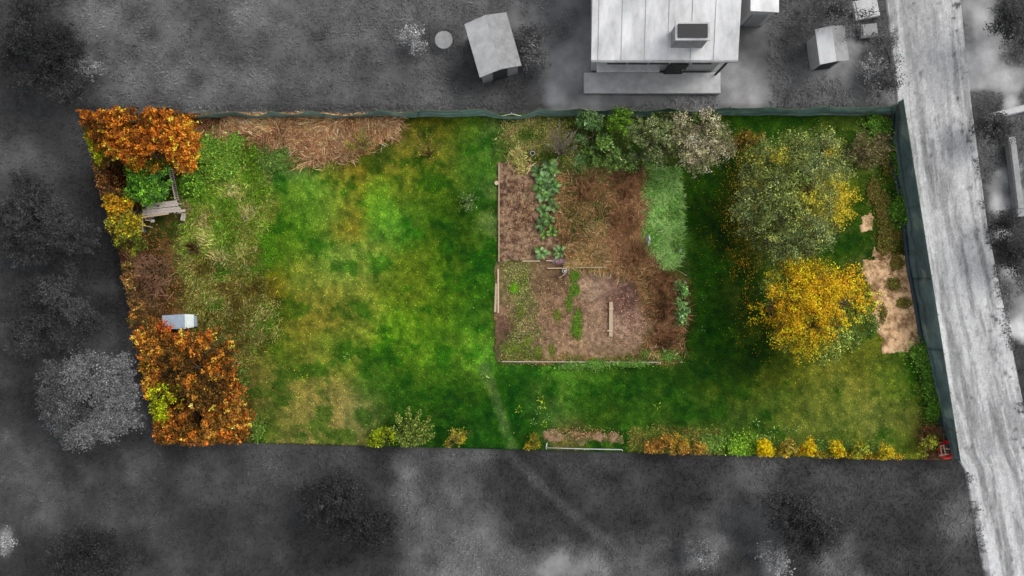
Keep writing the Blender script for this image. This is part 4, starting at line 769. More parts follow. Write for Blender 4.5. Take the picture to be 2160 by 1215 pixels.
# ---------------------------------------------------------------- net fences
def net_fence(name, label, path, seam_every=3.5, folds=.03, col=(62, 82, 78), sagfn=None, step=.12, poles=(), pole_r=.025):
    """path: list of (base_x, base_y, top_x, top_y, top_z)"""
    A = np.array(path, float); d = np.concatenate([[0], np.cumsum(np.hypot(np.diff(A[:, 0]), np.diff(A[:, 1])))])
    s_ = np.arange(0, d[-1], step); s_ = np.append(s_, d[-1]); Pp = np.stack([np.interp(s_, d, A[:, k]) for k in range(5)], 1)
    if sagfn: Pp = sagfn(s_, Pp)
    root = thing(name, label, 'fence', (float(Pp[0, 0]), float(Pp[0, 1]), 0)); o0 = np.array(root.location)
    nv = 12; tt = np.linspace(0, 1, nv); V = np.zeros((len(s_), nv, 3)); cc = np.zeros((len(s_), nv, 3))
    tx = np.gradient(Pp[:, 0]); ty = np.gradient(Pp[:, 1]); nn = np.hypot(tx, ty); nx_, ny_ = -ty / nn, tx / nn
    for j, t in enumerate(tt):
        off = folds * ((fbm(s_ * 1.3, s_ * 0 + t * 1.6, 3, 3) - .5) * 5 * math.sin(PI * min(1, t * .9 + .1)) + .25 * np.sin(s_ * 9 + t * 3))
        V[:, j, 0] = Pp[:, 0] + (Pp[:, 2] - Pp[:, 0]) * t + nx_ * off
        V[:, j, 1] = Pp[:, 1] + (Pp[:, 3] - Pp[:, 1]) * t + ny_ * off
        V[:, j, 2] = Pp[:, 4] * t
        n = fbm(s_ * .9, s_ * 0 + t * 2, 5, 4); worn = sstep(.6, .78, fbm(s_ * 1.1, s_ * 0 + t * 3, 8, 3)) * .35
        seam = np.exp(-((s_ / seam_every % 1 - .5) / .008) ** 2) * .35 + (.25 if 4 <= j <= 4 else 0)
        c = np.array(col, float)[None] * (.78 + .5 * n[:, None]) * (1 - seam[:, None]); cc[:, j] = c + worn[:, None] * (np.array([190, 200, 180]) - c)
    V = V.reshape(-1, 3) - o0; n = len(s_)
    i = (np.arange(n - 1)[:, None] * nv + np.arange(nv - 1)[None]).ravel(); F = np.stack([i, i + nv, i + nv + 1, i + 1], 1)
    Vb = V.copy(); Vb[:, 0] += .006; Vb[:, 1] += .006
    o = mesh('net', V, F, M_NET, root, col=alb(cc.reshape(-1, 3)), smooth=True)
    sol = o.modifiers.new('thickness', 'SOLIDIFY'); sol.thickness = .008
    # hem rope along the top
    top = Pp[:, 2:5] - o0; top[:, 2] += .012
    V, F = tubes_arr(top[None], np.full((1, n), .014), 5); mesh('top_cord', V, F, M_STRAW, root, col=colfill(V, (96, 110, 84)))
    for (sx, sy, hh) in poles:
        m = MB(); m.tube([(sx - o0[0], sy - o0[1], -.1), (sx - o0[0], sy - o0[1], hh * .5), (sx - o0[0] + .01, sy - o0[1], hh)], pole_r, 7); m.build('post', M_POST, root)
    return root, Pp
M_POST = mat_flat('fence_post', (150, 132, 104), (110, 96, 76), scale=6)
hR = 1.7; pr = []
for py in range(222, 975, 20):
    bx = np.interp(py, [222, 300, 340, 450, 560, 660, 760, 850, 975], [1889, 1881, 1884, 1906, 1917, 1936, 1953, 1974, 2010])
    txp = 1905 + (py - 220) / 752 * 123
    b = G(bx, py); t = G(txp, py + (607 - py) * 0.0 + (py - 607) * 0.034, hR); pr.append((b[0], b[1], t[0], t[1], hR))
polesR = [(a[2] + .05, a[3], 1.72) for a in pr[2::4]]
rootR, PR = net_fence('net_fence', 'tall dark green shade net fence along the road', pr, 3.7, .045, (98, 118, 120), poles=polesR)
# folded loose hem lying at the foot of the right fence
hem = [(PR[i, 0] - .06, PR[i, 1], .02) for i in range(0, len(PR), 4)]
P_ = np.array(hem); m_ = len(P_); Vh = []
for j in range(6):
    a = j / 5; Vh.append(P_ + np.stack([-.14 + a * .2 + .05 * (fbm(P_[:, 1] * 1.2, P_[:, 1] * 0 + j * .4, 6, 3) - .5), 0 * P_[:, 0], .05 + .10 * math.sin(a * PI) + .05 * (fbm(P_[:, 1] * 3, P_[:, 1] * 0 + j, 7, 3))], 1))
Vh = np.stack(Vh, 1).reshape(-1, 3) - np.array(rootR.location); i = (np.arange(m_ - 1)[:, None] * 6 + np.arange(5)[None]).ravel()
o = mesh('folded_hem', Vh, np.stack([i, i + 6, i + 7, i + 1], 1), M_NET, rootR, col=np.tile(alb((60, 72, 80)), (len(Vh), 1)) * np.exp(RNG.normal(0, .12, (len(Vh), 1))), smooth=True)
# top fence: sagging segments between posts
post_px = [480, 560, 640, 795, 892, 987, 1023, 1136, 1224, 1312, 1420, 1540, 1640, 1750, 1895]
hT = 1.25
def topline(px): return 232.5 + (px - 500) * (220.5 - 232.5) / 1405
pt = []
for px in range(182, 1897, 14):
    b = G(px, 249 - (px - 180) * .0035); t = G(px, topline(px) + 3, hT); pt.append((b[0], b[1], t[0], t[1], hT))
postx = np.array([G(p, 230, hT)[0] for p in post_px])
def sag_top(s_, Pp):
    Pp = Pp.copy(); x = Pp[:, 0]
    for a, b, dz, dy in [(1023, 1136, .62, .28), (892, 987, .12, .05), (1136, 1224, .18, .05), (1224, 1312, .22, .08), (1312, 1420, .30, .10), (1540, 1640, .10, .03), (1640, 1750, .26, .08), (1750, 1895, .12, .05), (640, 795, .55, .16), (560, 640, .4, .1), (480, 560, .45, .15), (795, 892, .3, .08), (182, 480, .5, .15), (1420, 1540, .4, .12)]:
        xa, xb = G(a, 230, hT)[0], G(b, 230, hT)[0]; q = (x - xa) / (xb - xa); k = (q > 0) & (q < 1); w_ = np.where(k, np.sin(PI * np.clip(q, 0, 1)), 0)
        Pp[:, 4] -= dz * w_; Pp[:, 3] -= dy * w_; Pp[:, 1] -= dy * .6 * w_
    return Pp
polesT = [(x, float(np.interp(x, [p[2] for p in pt], [p[3] for p in pt])) + .03, 1.4) for x in postx]
net_fence('net_fence', 'low sagging green net fence along the upper edge of the plot', pt, 5.0, .03, (108, 136, 128), sagfn=sag_top, poles=polesT)
# white Y-shaped wire prop behind the sag
m = MB(); c = P3(1079, 240, .9); m.tube([(0, .25, 0), (0, .12, .5), (0, 0, .9)], .02, 6); root = thing('fence_prop', 'white three armed prop behind the sagging part of the top net', 'prop', (c.x, c.y, 0)); m.build('upright', M_WHITE, root)
for sx in (-1, 1):
    m = MB(); m.tube([(0, 0, .9), (sx * .25, -.05, .86), (sx * .48, -.09, .8)], .015, 6); m.build('arm', M_WHITE, root)

# ---------------------------------------------------------------- old plank platform, panels, sheet, box
# platform: four long warped boards on legs, apparent outline (297,432)-(375,424)-(378,452)-(300,458)
hp = .95
root = thing('plank_platform', 'weathered grey plank platform in front of the fresh green bush', 'platform', P3(338, 442)); o0 = root.location
def R3(px, py, h): return P3(px, py, h) - o0
for k, (a, b, wd, M_) in enumerate([((299, 434), (374, 425), .14, M_WOODG), ((300, 440), (376, 431), .145, M_WOODG), ((301, 446), (379, 438), .14, M_WOODG), ((300, 452), (378, 444), .13, M_WOODG), ((300, 458), (356, 450), .10, M_WOOD)]):
    m = MB(); z = hp + k % 2 * .012 - k * .01; m.bar(R3(*a, z), R3(*b, z), wd, .035, jitter=.006, bev=.006); m.build('plank', M_, root)
m = MB(); m.bar(R3(312, 430, hp - .06), R3(315, 456, hp - .06), .07, .05); m.build('bearer', M_WOODG, root)
m = MB(); m.bar(R3(366, 424, hp - .06), R3(369, 450, hp - .06), .07, .05); m.build('bearer', M_WOODG, root)
for px, py in ((306, 437), (308, 456), (370, 428), (373, 448)):
    m = MB(); g = P3(px, py, hp) - o0; m.box((g.x, g.y, hp / 2 - .08), (.07, .07, hp - .1), jitter=.004); m.build('leg', M_WOODG, root)
leaf_carpet('moss_tuft', 'green tuft growing on the plank platform', [(320, 442, 5, 3, 1), (349, 438, 3, 1.5, .4)], 220, [(84,116,56),(66,98,40)], .04, (.97, 1.04), cat='moss')
# loose boards at its right end
for a, b, z, wd, l in [((374, 446), (391, 444), .9, .13, 'short grey board sticking out right of the plank platform'), ((374, 438), (381, 441), .96, .10, 'small broken board on the right corner of the plank platform')]:
    m = MB(); m.bar(P3(*a, z), P3(*b, z), wd, .03, jitter=.006); tag(m.build('loose_board', M_WOODG), l, 'board')
for k, (a, b, z, wd, l) in enumerate([((380, 421), (398, 424), .10, .12, 'reddish rotten board on the ground, uppermost right of the platform'), ((381, 427), (401, 430), .12, .12, 'reddish rotten board on the ground, second right of the platform'), ((384, 434), (402, 436), .11, .13, 'reddish rotten board on the ground, third right of the platform'), ((388, 441), (404, 443), .10, .1, 'reddish rotten board on the ground, lowest right of the platform')]):
    m = MB(); m.bar(P3(*a, z), P3(*b, z + .03), wd, .025, jitter=.012); tag(m.build('rotten_board', M_WOODR), l, 'board', 'rotten boards right of the platform')
# upright picket panel, seen edge-on from above
def picket(name, label, a, b, h, n, wd, nr=2, rail=M_WOODG, cat='fence panel', gap=.35):
    """a,b ground map points under the top rail, pickets vertical"""
    root = thing(name, label, cat, P3(*a)); o0 = root.location; A = Vector((0, 0, 0)); B = P3(*b) - o0; d = (B - A).normalized(); nrm = Vector((d.y, -d.x, 0))
    for i in range(n):
        p = A.lerp(B, (i + .5) / n); m = MB(); top = h * random.uniform(.93, 1.03); lean = random.uniform(-.02, .02)
        m.bar(p + Vector((0, 0, 0)), p + d * lean + Vector((0, 0, top)), wd, .02, up=nrm, jitter=.003); m.build('picket', M_WOODG, root)
    for k in range(nr):
        z = h * (.96 if k == 0 else .35); m = MB(); m.bar(A + Vector((0, 0, z)) - nrm * .035, B + Vector((0, 0, z)) - nrm * .035, .05, .035); m.build('rail', rail, root)
    return root
picket('picket_panel', 'upright grey picket panel standing right of the fresh green bush', (366, 358), (380, 424), .80, 16, .045)
picket('picket_panel', 'small slatted panel standing on the grass right of the platform', (393, 451), (391, 467), .70, 6, .07)
root = thing('standing_sheet', 'dark grey corrugated sheet standing left of the plank platform', 'sheet', P3(304, 462)); o0 = root.location
X_, Z_ = np.meshgrid(np.linspace(0, 1, 60), [0, .25, .5, .75, 1]); a = np.array(P3(297, 446)); b = np.array(P3(312, 492)); V = a + (b - a) * X_.ravel()[:, None]; V[:, 2] = Z_.ravel() * 1.25; V[:, 0] += .03 * np.sin(X_.ravel() * 70) - Z_.ravel() * .12
i = (np.arange(4)[:, None] * 60 + np.arange(59)[None]).ravel(); o = mesh('sheet', V - np.array(o0), np.stack([i, i + 1, i + 61, i + 60], 1), M_DARKSHEET, root, smooth=True); o.modifiers.new('t', 'SOLIDIFY').thickness = .02
m = MB(); m.bar(P3(313, 462) - o0 + Vector((.05, 0, .9)), P3(316, 492) - o0 + Vector((0, 0, .9)), .05, .05); m.build('rail', M_WOODG, root)
# rickety work trestle below the platform
root = thing('wooden_trestle', 'small broken wooden trestle standing under the front of the platform', 'trestle', P3(316, 470)); o0 = root.location
for a, b in (((306, 464), (316, 465)), ):
    m = MB(); m.bar(P3(*a, .62) - o0, P3(*b, .62) - o0, .06, .05); m.build('crossbar', M_WOOD, root)
for px, py, h in ((310, 462, .62), (314, 478, .55), (319, 462, .6), (322, 480, .5)):
    m = MB(); g = P3(px, py) - o0; m.bar(Vector((g.x, g.y, 0)), Vector((g.x - .04, g.y + .03, h)), .06, .05, up=Vector((0, 1, 0))); m.build('leg', M_WOOD, root)
m = MB(); m.bar(P3(318, 466, .62) - o0, P3(326, 466, .62) - o0, .14, .03, jitter=.01); m.build('top_board', M_WOODG, root)
# pale tin box: big ribbed lid sloping left, lower cream lid at the right end
hb = .95
root = thing('tin_box', 'pale blue ribbed tin box with a cream right end by the orange hedge', 'storage box', P3(382, 680)); o0 = root.location
def bq(pts, thick=.02):
    m = MB(); b = [Vector(p) - Vector((0, 0, thick)) for p in pts]; m.add(list(pts) + b, [(0, 1, 2, 3), (7, 6, 5, 4), (0, 4, 5, 1), (1, 5, 6, 2), (2, 6, 7, 3), (3, 7, 4, 0)]); return m
q = [(342, 665.5), (389, 662.5), (390, 693.5), (343.5, 694.5)]
Z4 = [.80, 1.0, 1.0, .80]; pts = [R for R in [P3(*q[k], Z4[k]) - o0 for k in (0, 3, 2, 1)]]
pts = [P3(*q[3], .80) - o0, P3(*q[2], 1.0) - o0, P3(*q[1], 1.0) - o0, P3(*q[0], .80) - o0]; bq(pts).build('lid', M_TIN, root)
e = [(389.5, 693.5), (409, 690), (409, 663.5), (389, 662.5)]
p2 = [P3(*e[0], .985) - o0, P3(*e[1], .74) - o0, P3(*e[2], .74) - o0, P3(*e[3], .985) - o0]; bq(p2).build('end_lid', M_TINW, root)
xs_ = [P3(344, 0, .8).x - o0.x, P3(407, 0, .8).x - o0.x]; yt = P3(0, 666, .8).y - o0.y; yb = P3(0, 690.5, .8).y - o0.y
m = MB(); m.box(((xs_[0] + xs_[1]) / 2, (yt + yb) / 2, .35), (xs_[1] - xs_[0] - .06, yt - yb - .05, .7), bev=.01); m.build('body', M_TIN, root)
for px in (352, 370, 388):
    m = MB(); m.box((P3(px, 0, .4).x - o0.x, yb + .01, .36), (.04, .03, .68)); m.build('rib', M_GREYM, root)

# ---------------------------------------------------------------- bits around the beds
def board(name, label, a, b, z, wd, th, M_, cat='board', group=None, jit=.004, bev=.004):
    pa = P3(*a, z); pb = P3(*b, z); c = (pa + pb) / 2; m = MB(); m.bar(pa - c, pb - c, wd, th, jitter=jit, bev=bev)
    o = m.build(name, M_); o.location = c; return tag(o, label, cat, group)
board('edging_board', 'long thin edging board standing on the left side of the upper soil bed', (1052.5, 347), (1052.5, 552), .13, .05, .16, M_WOOD, 'edging board', jit=.002)
board('edging_board', 'short board between the two soil beds left of the purple foil', (1102, 551), (1139, 550.5), .13, .06, .12, M_WOOD, 'edging board')
board('edging_board', 'piece of edging board running under the crumpled purple foil', (1152, 550), (1166, 550), .13, .06, .12, M_WOOD, 'edging board')
board('edging_board', 'left one of two thin battens laid end to end above the white ring', (1154, 566), (1212, 565.5), .14, .045, .09, M_PALEW, 'batten')
board('edging_board', 'right one of two thin battens laid end to end above the white ring', (1213, 564.5), (1276, 564), .34, .045, .09, M_WOOD, 'batten')
board('plank', 'long pale plank laid on the left rim of the wide soil bed', (1051, 567), (1051, 660), .13, .08, .06, M_PALEW, 'plank')
board('plank', 'shorter grey plank lying on the lawn against the long pale plank', (1047, 598), (1044.5, 658), .10, .12, .04, M_WOOD, 'plank')
board('edging_board', 'long low weathered board along the lower side of the wide soil bed', (1058, 762.5), (1392, 764), .10, .045, .14, M_WOODG, 'edging board')
root = thing('walking_plank', 'loose plank nailed on two short crosspieces in the wide soil bed', 'plank', P3(1290, 674)); o0 = root.location
m = MB(); m.bar(P3(1289, 637, .20) - o0, P3(1288.5, 710, .20) - o0, .19, .035, jitter=.004, bev=.005); m.build('board', M_WOOD, root)
for a, b in (((1285, 651.5), (1294, 651.5)), ((1281, 697.5), (1291, 697.5))):
    m = MB(); m.bar(P3(*a, .245) - o0, P3(*b, .25) - o0, .075, .05, jitter=.002); m.build('crosspiece', M_PALEW, root)
# white ring bucket and pipe mouth
def ring_pot(name, label, px, py, r, h, inner, cat, z0=0.03, rimM=None):
    root = thing(name, label, cat, P3(px, py) + Vector((0, 0, z0)))
    m = MB(); m.lathe((0, 0, 0), [(r * .9, 0), (r, h), (r * 1.08, h + .01), (r * 1.08, h + .03), (r * .9, h + .03), (r * .88, h)], 28); m.build('rim', rimM or M_WHITE, root, True)
    m = MB(); m.lathe((0, 0, 0), [(r * .88, h), (r * .8, .03), (.001, .028)], 28); m.build('inside', inner, root, True)
    return root
ring_pot('bucket', 'white rimmed bucket sunk in soil under the thin battens', 1190.5, 571.5, .12, .16, M_WOODR, 'bucket', .06)
m = MB(); m.lathe((0, 0, 0), [(.001, .20), (.045, .20), (.05, .18), (.05, .15)], 16); o = m.build('white_cap', M_WHITE); o.location = P3(1191, 571.5) + Vector((0, 0, .03)); tag(o, 'small white cap lying inside the white rimmed bucket', 'cap')
ring_pot('pipe_mouth', 'round black pipe mouth with a white rim in the grass above the upper soil bed', 1123, 325, .115, .26, M_BLACK, 'pipe')
# tree stump disc
root = thing('tree_stump', 'small pale sawn stump on the lawn beside the upper soil bed', 'stump', P3(1047.5, 386.5))
m = MB(); pr_ = [(.125, -.05), (.115, .1), (.11, .16)]; m.lathe((0, 0, 0), pr_, 18); m.build('bark', M_WOODR, root)
m = MB(); m.lathe((0, 0, 0), [(.11, .161), (.06, .166), (.001, .165)], 18); m.build('cut_face', M_PALEW, root)
# purple foil
u_, v_ = np.meshgrid(np.linspace(0, 1, 40), np.linspace(0, 1, 18)); u_ = u_.ravel(); v_ = v_.ravel()
cx_, cy_ = G(1184, 551.5); x_ = cx_ + (u_ - .5) * 1.15 ; y_ = cy_ + (.5 - v_) * .42 - (u_ - .5) * .12 + .05 * (fbm(u_ * 4, v_ * 4, 2, 3) - .5)
e_ = np.minimum(np.minimum(u_, 1 - u_) * 3, np.minimum(v_, 1 - v_) * 1.4); z_ = .04 + .16 * sstep(0, .5, e_) * (.4 + fbm(x_ * 7, y_ * 7, 7, 4)) + .10 * (fbm(x_ * 16, y_ * 16, 9, 2) - .5)
i = (np.arange(17)[:, None] * 40 + np.arange(39)[None]).ravel()
tag(mesh('crumpled_foil', np.stack([x_, y_, z_], 1), np.stack([i, i + 1, i + 41, i + 40], 1), M_PURPLE, smooth=True), 'crumpled purple grey foil between the two soil beds', 'foil')
# white stone-like scraps in the tall grass, stick with a coloured tip
def crumple(name, label, px, py, rx, ry, h, M_, cat, seed=1):
    n1, n2 = 14, 8; V = []
    for j in range(n2):
        for i in range(n1):
            a = 2 * PI * i / n1; ph = PI / 2 * j / (n2 - 1); k = 1 + .5 * (float(fbm(np.array([a * 1.1 + seed]), np.array([ph * 2.]), seed, 2)[0]) - .5) * 2
            V.append((rx * math.cos(a) * math.cos(ph) * k, ry * math.sin(a) * math.cos(ph) * k, h * math.sin(ph) * k))
    F = [(j * n1 + i, j * n1 + (i + 1) % n1, (j + 1) * n1 + (i + 1) % n1, (j + 1) * n1 + i) for j in range(n2 - 1) for i in range(n1)]
    m = MB(); m.add(V, F); o = m.build(name, M_); o.location = P3(px, py) + Vector((0, 0, .06)); return tag(o, label, cat)
o = crumple('plastic_scrap', 'torn greyish white plastic scrap hanging in the tall bright grass', 1366, 508, .09, .28, .42, M_WHITE, 'plastic scrap', 3)
crumple('plastic_scrap', 'tiny white scrap at the right rim of the tall bright grass', 1433, 529, .08, .10, .42, M_WHITE, 'plastic scrap', 5)
crumple('stone', 'small white stone in the weeds beside the net fence', 1866, 450, .07, .06, .08, M_WHITE, 'stone', 2)
crumple('stone', 'pale stone at the foot of the yellowish young tree', 749, 316, .07, .07, .07, M_GREYL, 'stone', 4)
crumple('brick_piece', 'pinkish brick piece in the lower left corner of the wide soil bed', 1093, 748.5, .12, .07, .07, M_WOODR, 'brick', 6)
m = MB(); a = P3(1435, 764); m.tube([(0, 0, 0), (-.01, .03, .5), (-.02, .05, .62)], .025, 6); o = m.build('marker_stick', M_WHITE); o.location = a; tag(o, 'white marker stick at the lower right corner of the wide soil bed', 'stick')
board('stick', 'short bent stick lying below the white rimmed bucket', (1179, 586), (1192, 578), .16, .025, .02, M_PALEW, 'stick')
board('stick', 'pale wood chip in the middle of the wide soil bed', (1233, 685), (1238, 682.5), .15, .03, .02, M_PALEW, 'stick')
# thin pipe frame on the lower edge
root = thing('plant_support', 'thin pale pipe frame in front of the pinkish soil strip', 'plant support', P3(1152, 945)); o0 = root.location
m = MB(); m.tube([P3(1152, 944.5, .25) - o0, P3(1232, 947, .27) - o0, P3(1312, 948.5, .25) - o0], .028, 7); m.build('long_pipe', M_GREYL, root, True)
m = MB(); m.tube([P3(1152, 944.5, .25) - o0, P3(1154, 934.5, .25) - o0], .025, 7); m.build('end_pipe', M_WHITE, root, True)
for px, py in ((1152, 945), (1232, 947), (1312, 949)):
    m = MB(); g = P3(px, py) - o0; m.tube([(g.x, g.y, -.05), (g.x, g.y, .25)], .022, 7); m.build('leg', M_WHITE, root)
# pallet, pale frame and red hose coil in the lower right corner
root = thing('pallet', 'reddish wooden pallet carrying the red hose coil', 'pallet', P3(1993, 947)); o0 = root.location
for k, py in enumerate((934, 940, 946, 952, 958, 963)):
    m = MB(); m.bar(P3(1979, py, .16) - o0, P3(2005, py + .5, .16) - o0, .095, .025, jitter=.003); m.build('slat', M_WOODR if k % 2 else M_PALEW, root)
for px in (1981, 1992, 2003):
    m = MB(); m.bar(P3(px, 933, .09) - o0, P3(px, 964, .09) - o0, .08, .09); m.build('bearer', M_WOODR, root)
def hose():
    root = thing('hose_coil', 'bright red coiled hose lying on the pallet by the net fence', 'hose', P3(1992, 947)); cx, cy = 0, 0
    for k in range(9):
        rx = .30 + .035 * (k % 5) + random.uniform(-.01, .01); ry = .34 + .038 * (k % 5); z = .22 + .036 * (k // 3) + random.uniform(0, .01); ph = random.uniform(0, 6)
        ox, oy = random.uniform(-.02, .02), random.uniform(-.02, .02); n = 40
        pts = [Vector((ox + rx * math.cos(a) * (1 + .02 * math.sin(3 * a + ph)), oy + ry * math.sin(a) * (1 + .02 * math.cos(2 * a + ph)), z + .015 * math.sin(2 * a + ph))) for a in [2 * PI * i / n for i in range(n + 1)]]
        m = MB(); m.tube(pts, .019, 7); m.build('loop', M_RED, root, True)
    m = MB(); m.tube([Vector((.3, .3, .24)), Vector((.1, .42, .2)), Vector((-.2, .40, .12)), Vector((-.5, .30, .06))], .019, 7); m.build('hose_end', M_RED, root, True)
hose()
root = thing('wooden_rack', 'pale wooden frame with two crossbars standing inside the red hose coil', 'rack', P3(1990, 948)); o0 = root.location
for a, b in (((1983.5, 941), (1986.5, 960)), ((1990, 940), (1995, 959)), ((1984, 940), (1992, 939.5)), ((1981, 961), (1997, 958.5)), ((1995, 946.5), (2002, 948))):
    m = MB(); m.bar(P3(*a, .46) - o0, P3(*b, .46) - o0, .05, .04, jitter=.003); m.build('bar', M_PALEW, root)
for px, py in ((1984, 941), (1996, 958), (1990, 940), (1983, 960)):
    m = MB(); g = P3(px, py, .4) - o0; m.box((g.x, g.y, .31), (.045, .045, .27)); m.build('post', M_PALEW, root)

# ---------------------------------------------------------------- neighbours: house, sheds, trees (all seen in grey)
root = thing('house', 'large pale grey house with a dark topped chimney at the upper edge', 'house', P3(1400, 40, 4.2).xy.to_3d()); o0 = root.location.copy()
ze = 4.2
def X_(px, z): return (px - 1080) / 40 * (H - z) / H - o0.x
def Y_(py, z): return (607.5 - py) / 40 * (H - z) / H - o0.y
x0, x1 = X_(1256, ze), X_(1548, ze); y0 = Y_(118, ze); y1 = y0 + 9.5
m = MB(); m.box(((x0 + x1) / 2, (y0 + y1) / 2 + .12, ze / 2 - .1), (x1 - x0 - .3, y1 - y0 - .24, ze - .1)); m.build('wall', M_RENDER, root)
m = MB(); ym = (y0 + y1) / 2; zr = ze + 1.2
m.add([Vector((x0 - .2, y0 - .2, ze)), Vector((x1 + .2, y0 - .2, ze)), Vector((x1 + .2, ym, zr)), Vector((x0 - .2, ym, zr)), Vector((x0 - .2, y1 + .2, ze)), Vector((x1 + .2, y1 + .2, ze)),
       Vector((x0 - .2, y0 - .2, ze - .1)), Vector((x1 + .2, y0 - .2, ze - .1)), Vector((x1 + .2, y1 + .2, ze - .1)), Vector((x0 - .2, y1 + .2, ze - .1))],
      [(0, 1, 2, 3), (3, 2, 5, 4), (0, 6, 7, 1), (4, 5, 8, 9), (6, 9, 8, 7), (0, 3, 4, 9, 6), (1, 7, 8, 5, 2)]); rf = m.build('roof', M_ROOF, root)
for k in range(24):
    xx = x0 + (x1 - x0) * (k + .5) / 24; m = MB(); m.bar(Vector((xx, y0 - .19, ze + .02)), Vector((xx, ym - .05, zr + .02)), .03, .03)
    if k % 4 == 0: m.build('roof_seam', M_ROOF, rf)
m = MB(); m.tube([(x0 - .2, y0 - .26, ze - .02), (x1 + .2, y0 - .26, ze - .02)], .07, 8); m.build('gutter', M_GREYM, root)
m = MB(); cxx = X_(1455, 5.2); cyy = Y_(74, 5.2); m.box((cxx, cyy, 4.95), (1.5, .75, 1.7), bev=.02); ch = m.build('chimney', M_GREYM, root)
m = MB(); m.box((cxx, cyy, 5.84), (1.62, .87, .10), bev=.02); m.build('chimney_cap', M_GREYL, ch)
m = MB(); m.box((cxx, cyy, 5.93), (1.36, .62, .10)); m.build('flue_opening', M_BLACK, ch)
m = MB(); m.box(((x0 + x1) / 2, y0 - .42, .16), (x1 - x0 + .5, 1.1, .32), bev=.03); m.build('terrace', M_GREYL, root)
m = MB(); m.box(((x0 + x1) / 2 - 1.5, y0 - .05, 2.15), (x1 - x0 - 3.5, .5, .12), bev=.02); m.build('canopy', M_GREYL, root)
for k, xx in enumerate(np.linspace(x0 + 1.2, x1 - 1.2, 5)):
    if k == 3:
        m = MB(); m.box((xx, y0 + .08, 1.28), (.95, .1, 1.95), bev=.01); dd = m.build('door', M_GREYD, root); m = MB(); m.box((xx + .36, y0 + .02, 1.25), (.05, .05, .14)); m.build('handle', M_GREYL, dd)
    else:
        m = MB(); m.box((xx, y0 + .09, 2.0 + .9), (1.1, .1, 1.0)); wf = m.build('window', M_GREYL, root); m = MB(); m.box((xx, y0 + .03, 2.9), (.94, .04, .84)); m.build('pane', M_GREYD, wf)
m = MB(); m.tube([(X_(1525, 2), y0 + .02, 0.3), (X_(1525, 2), y0 + .02, 4.1)], .06, 8); m.build('downpipe', M_GREYD, root)
root = thing('annex', 'narrow pale lean-to annex on the right side of the big house', 'annex', (*G(1592, 10), 0)); 
m = MB(); m.box((-.25, .6, 1.3), (1.3, 3.4, 2.6)); m.build('wall', M_RENDER, root)
m = MB(); m.bar(Vector((-.98, .6, 2.85)), Vector((.5, .6, 2.6)), 3.6, .08, up=Vector((0, 0, 1))); m.build('roof', M_ROOF, root)
m = MB(); m.box((-.25, -1.13, 1.0), (.8, .06, 1.9)); m.build('door', M_GREYM, root)

def shed(label, a, size, rz, h, roofM, wallM=M_GREYM, ridge=.5, cat='shed', name='shed'):
    root = thing(name, label, cat, P3(*a, h).xy.to_3d(), rz); sx, sy = size
    m = MB(); m.box((0, 0, h / 2), (sx, sy, h)); m.build('wall', wallM, root)
    for s_, M_ in ((-1, roofM), (1, M_GREYM)):
        m = MB(); e = .15; t = .05
        A = [(s_ * (sx / 2 + e), -sy / 2 - e, h - .02), (s_ * (sx / 2 + e), sy / 2 + e, h - .02), (0, sy / 2 + e, h + ridge), (0, -sy / 2 - e, h + ridge)]
        m.add(A + [(p[0], p[1], p[2] + t) for p in A], [(0, 1, 2, 3), (7, 6, 5, 4), (0, 4, 5, 1), (1, 5, 6, 2), (2, 6, 7, 3), (3, 7, 4, 0)]); m.build('roof', M_, root)
    m = MB(); m.box((0, -sy / 2 - .02, .9), (.75, .05, 1.8)); m.build('door', M_GREYD, root)
    return root
shed('grey shed with a two toned roof left of the big house', (1040, 95), (1.9, 2.5), math.radians(16), 2.1, M_GREYL)
shed('small pale shed in the garden between the house and the road', (1755, 95), (1.2, 1.5), math.radians(8), 1.9, M_ROOF, M_GREYL, .25)
def table(label, px, py, r, M_):
    root = thing('garden_table', label, 'table', P3(px, py)); m = MB(); m.lathe((0, 0, 0), [(.001, .74), (r, .74), (r + .02, .72), (r, .70), (.001, .70)], 20); m.build('table_top', M_, root)
    m = MB(); m.lathe((0, 0, 0), [(.25, 0), (.06, .05), (.05, .69)], 12); m.build('leg', M_GREYM, root)
table('pale round garden table left of the grey shed, nearer the shed', 938, 92, .45, M_GREYM)
def tank(label, px, py, r, h):
    root = thing('rain_barrel', label, 'barrel', P3(px, py)); m = MB(); m.lathe((0, 0, 0), [(r * .85, 0), (r, h * .5), (r * .9, h), (r * .93, h + .03)], 20); m.build('barrel', M_GREYL, root, True)
    m = MB(); m.lathe((0, 0, 0), [(r * .93, h + .03), (r * .5, h + .06), (.001, h + .07)], 20); m.build('lid', M_ROOF, root, True)
def block(name, label, px, py, sx, sy, sz, rz, M_, cat):
    m = MB(); m.box((0, 0, sz / 2), (sx, sy, sz), bev=.04); m.box((0, 0, sz + .02), (sx * .8, sy * .8, .06), bev=.02); o = m.build(name, M_); x, y = G(px, py); o.location = (x, y, 0); o.rotation_euler.z = rz; return tag(o, label, cat)
block('paving_slab_stack', 'pale stack of slabs left of the road at the top edge', 1822, 22, 1.3, 1.0, .35, .2, M_GREYL, 'slab stack')
block('paving_slab_stack', 'second pale stack of slabs left of the road near the top', 1828, 68, .9, .7, .35, .1, M_GREYM, 'slab stack')
block('low_wall', 'pale low wall crossing right of the road near the top', 2125, 238, 2.2, .35, .5, .25, M_GREYL, 'wall')
block('low_wall', 'pale low wall running down right of the road', 2134, 375, .4, 4.2, .5, .12, M_GREYM, 'wall')

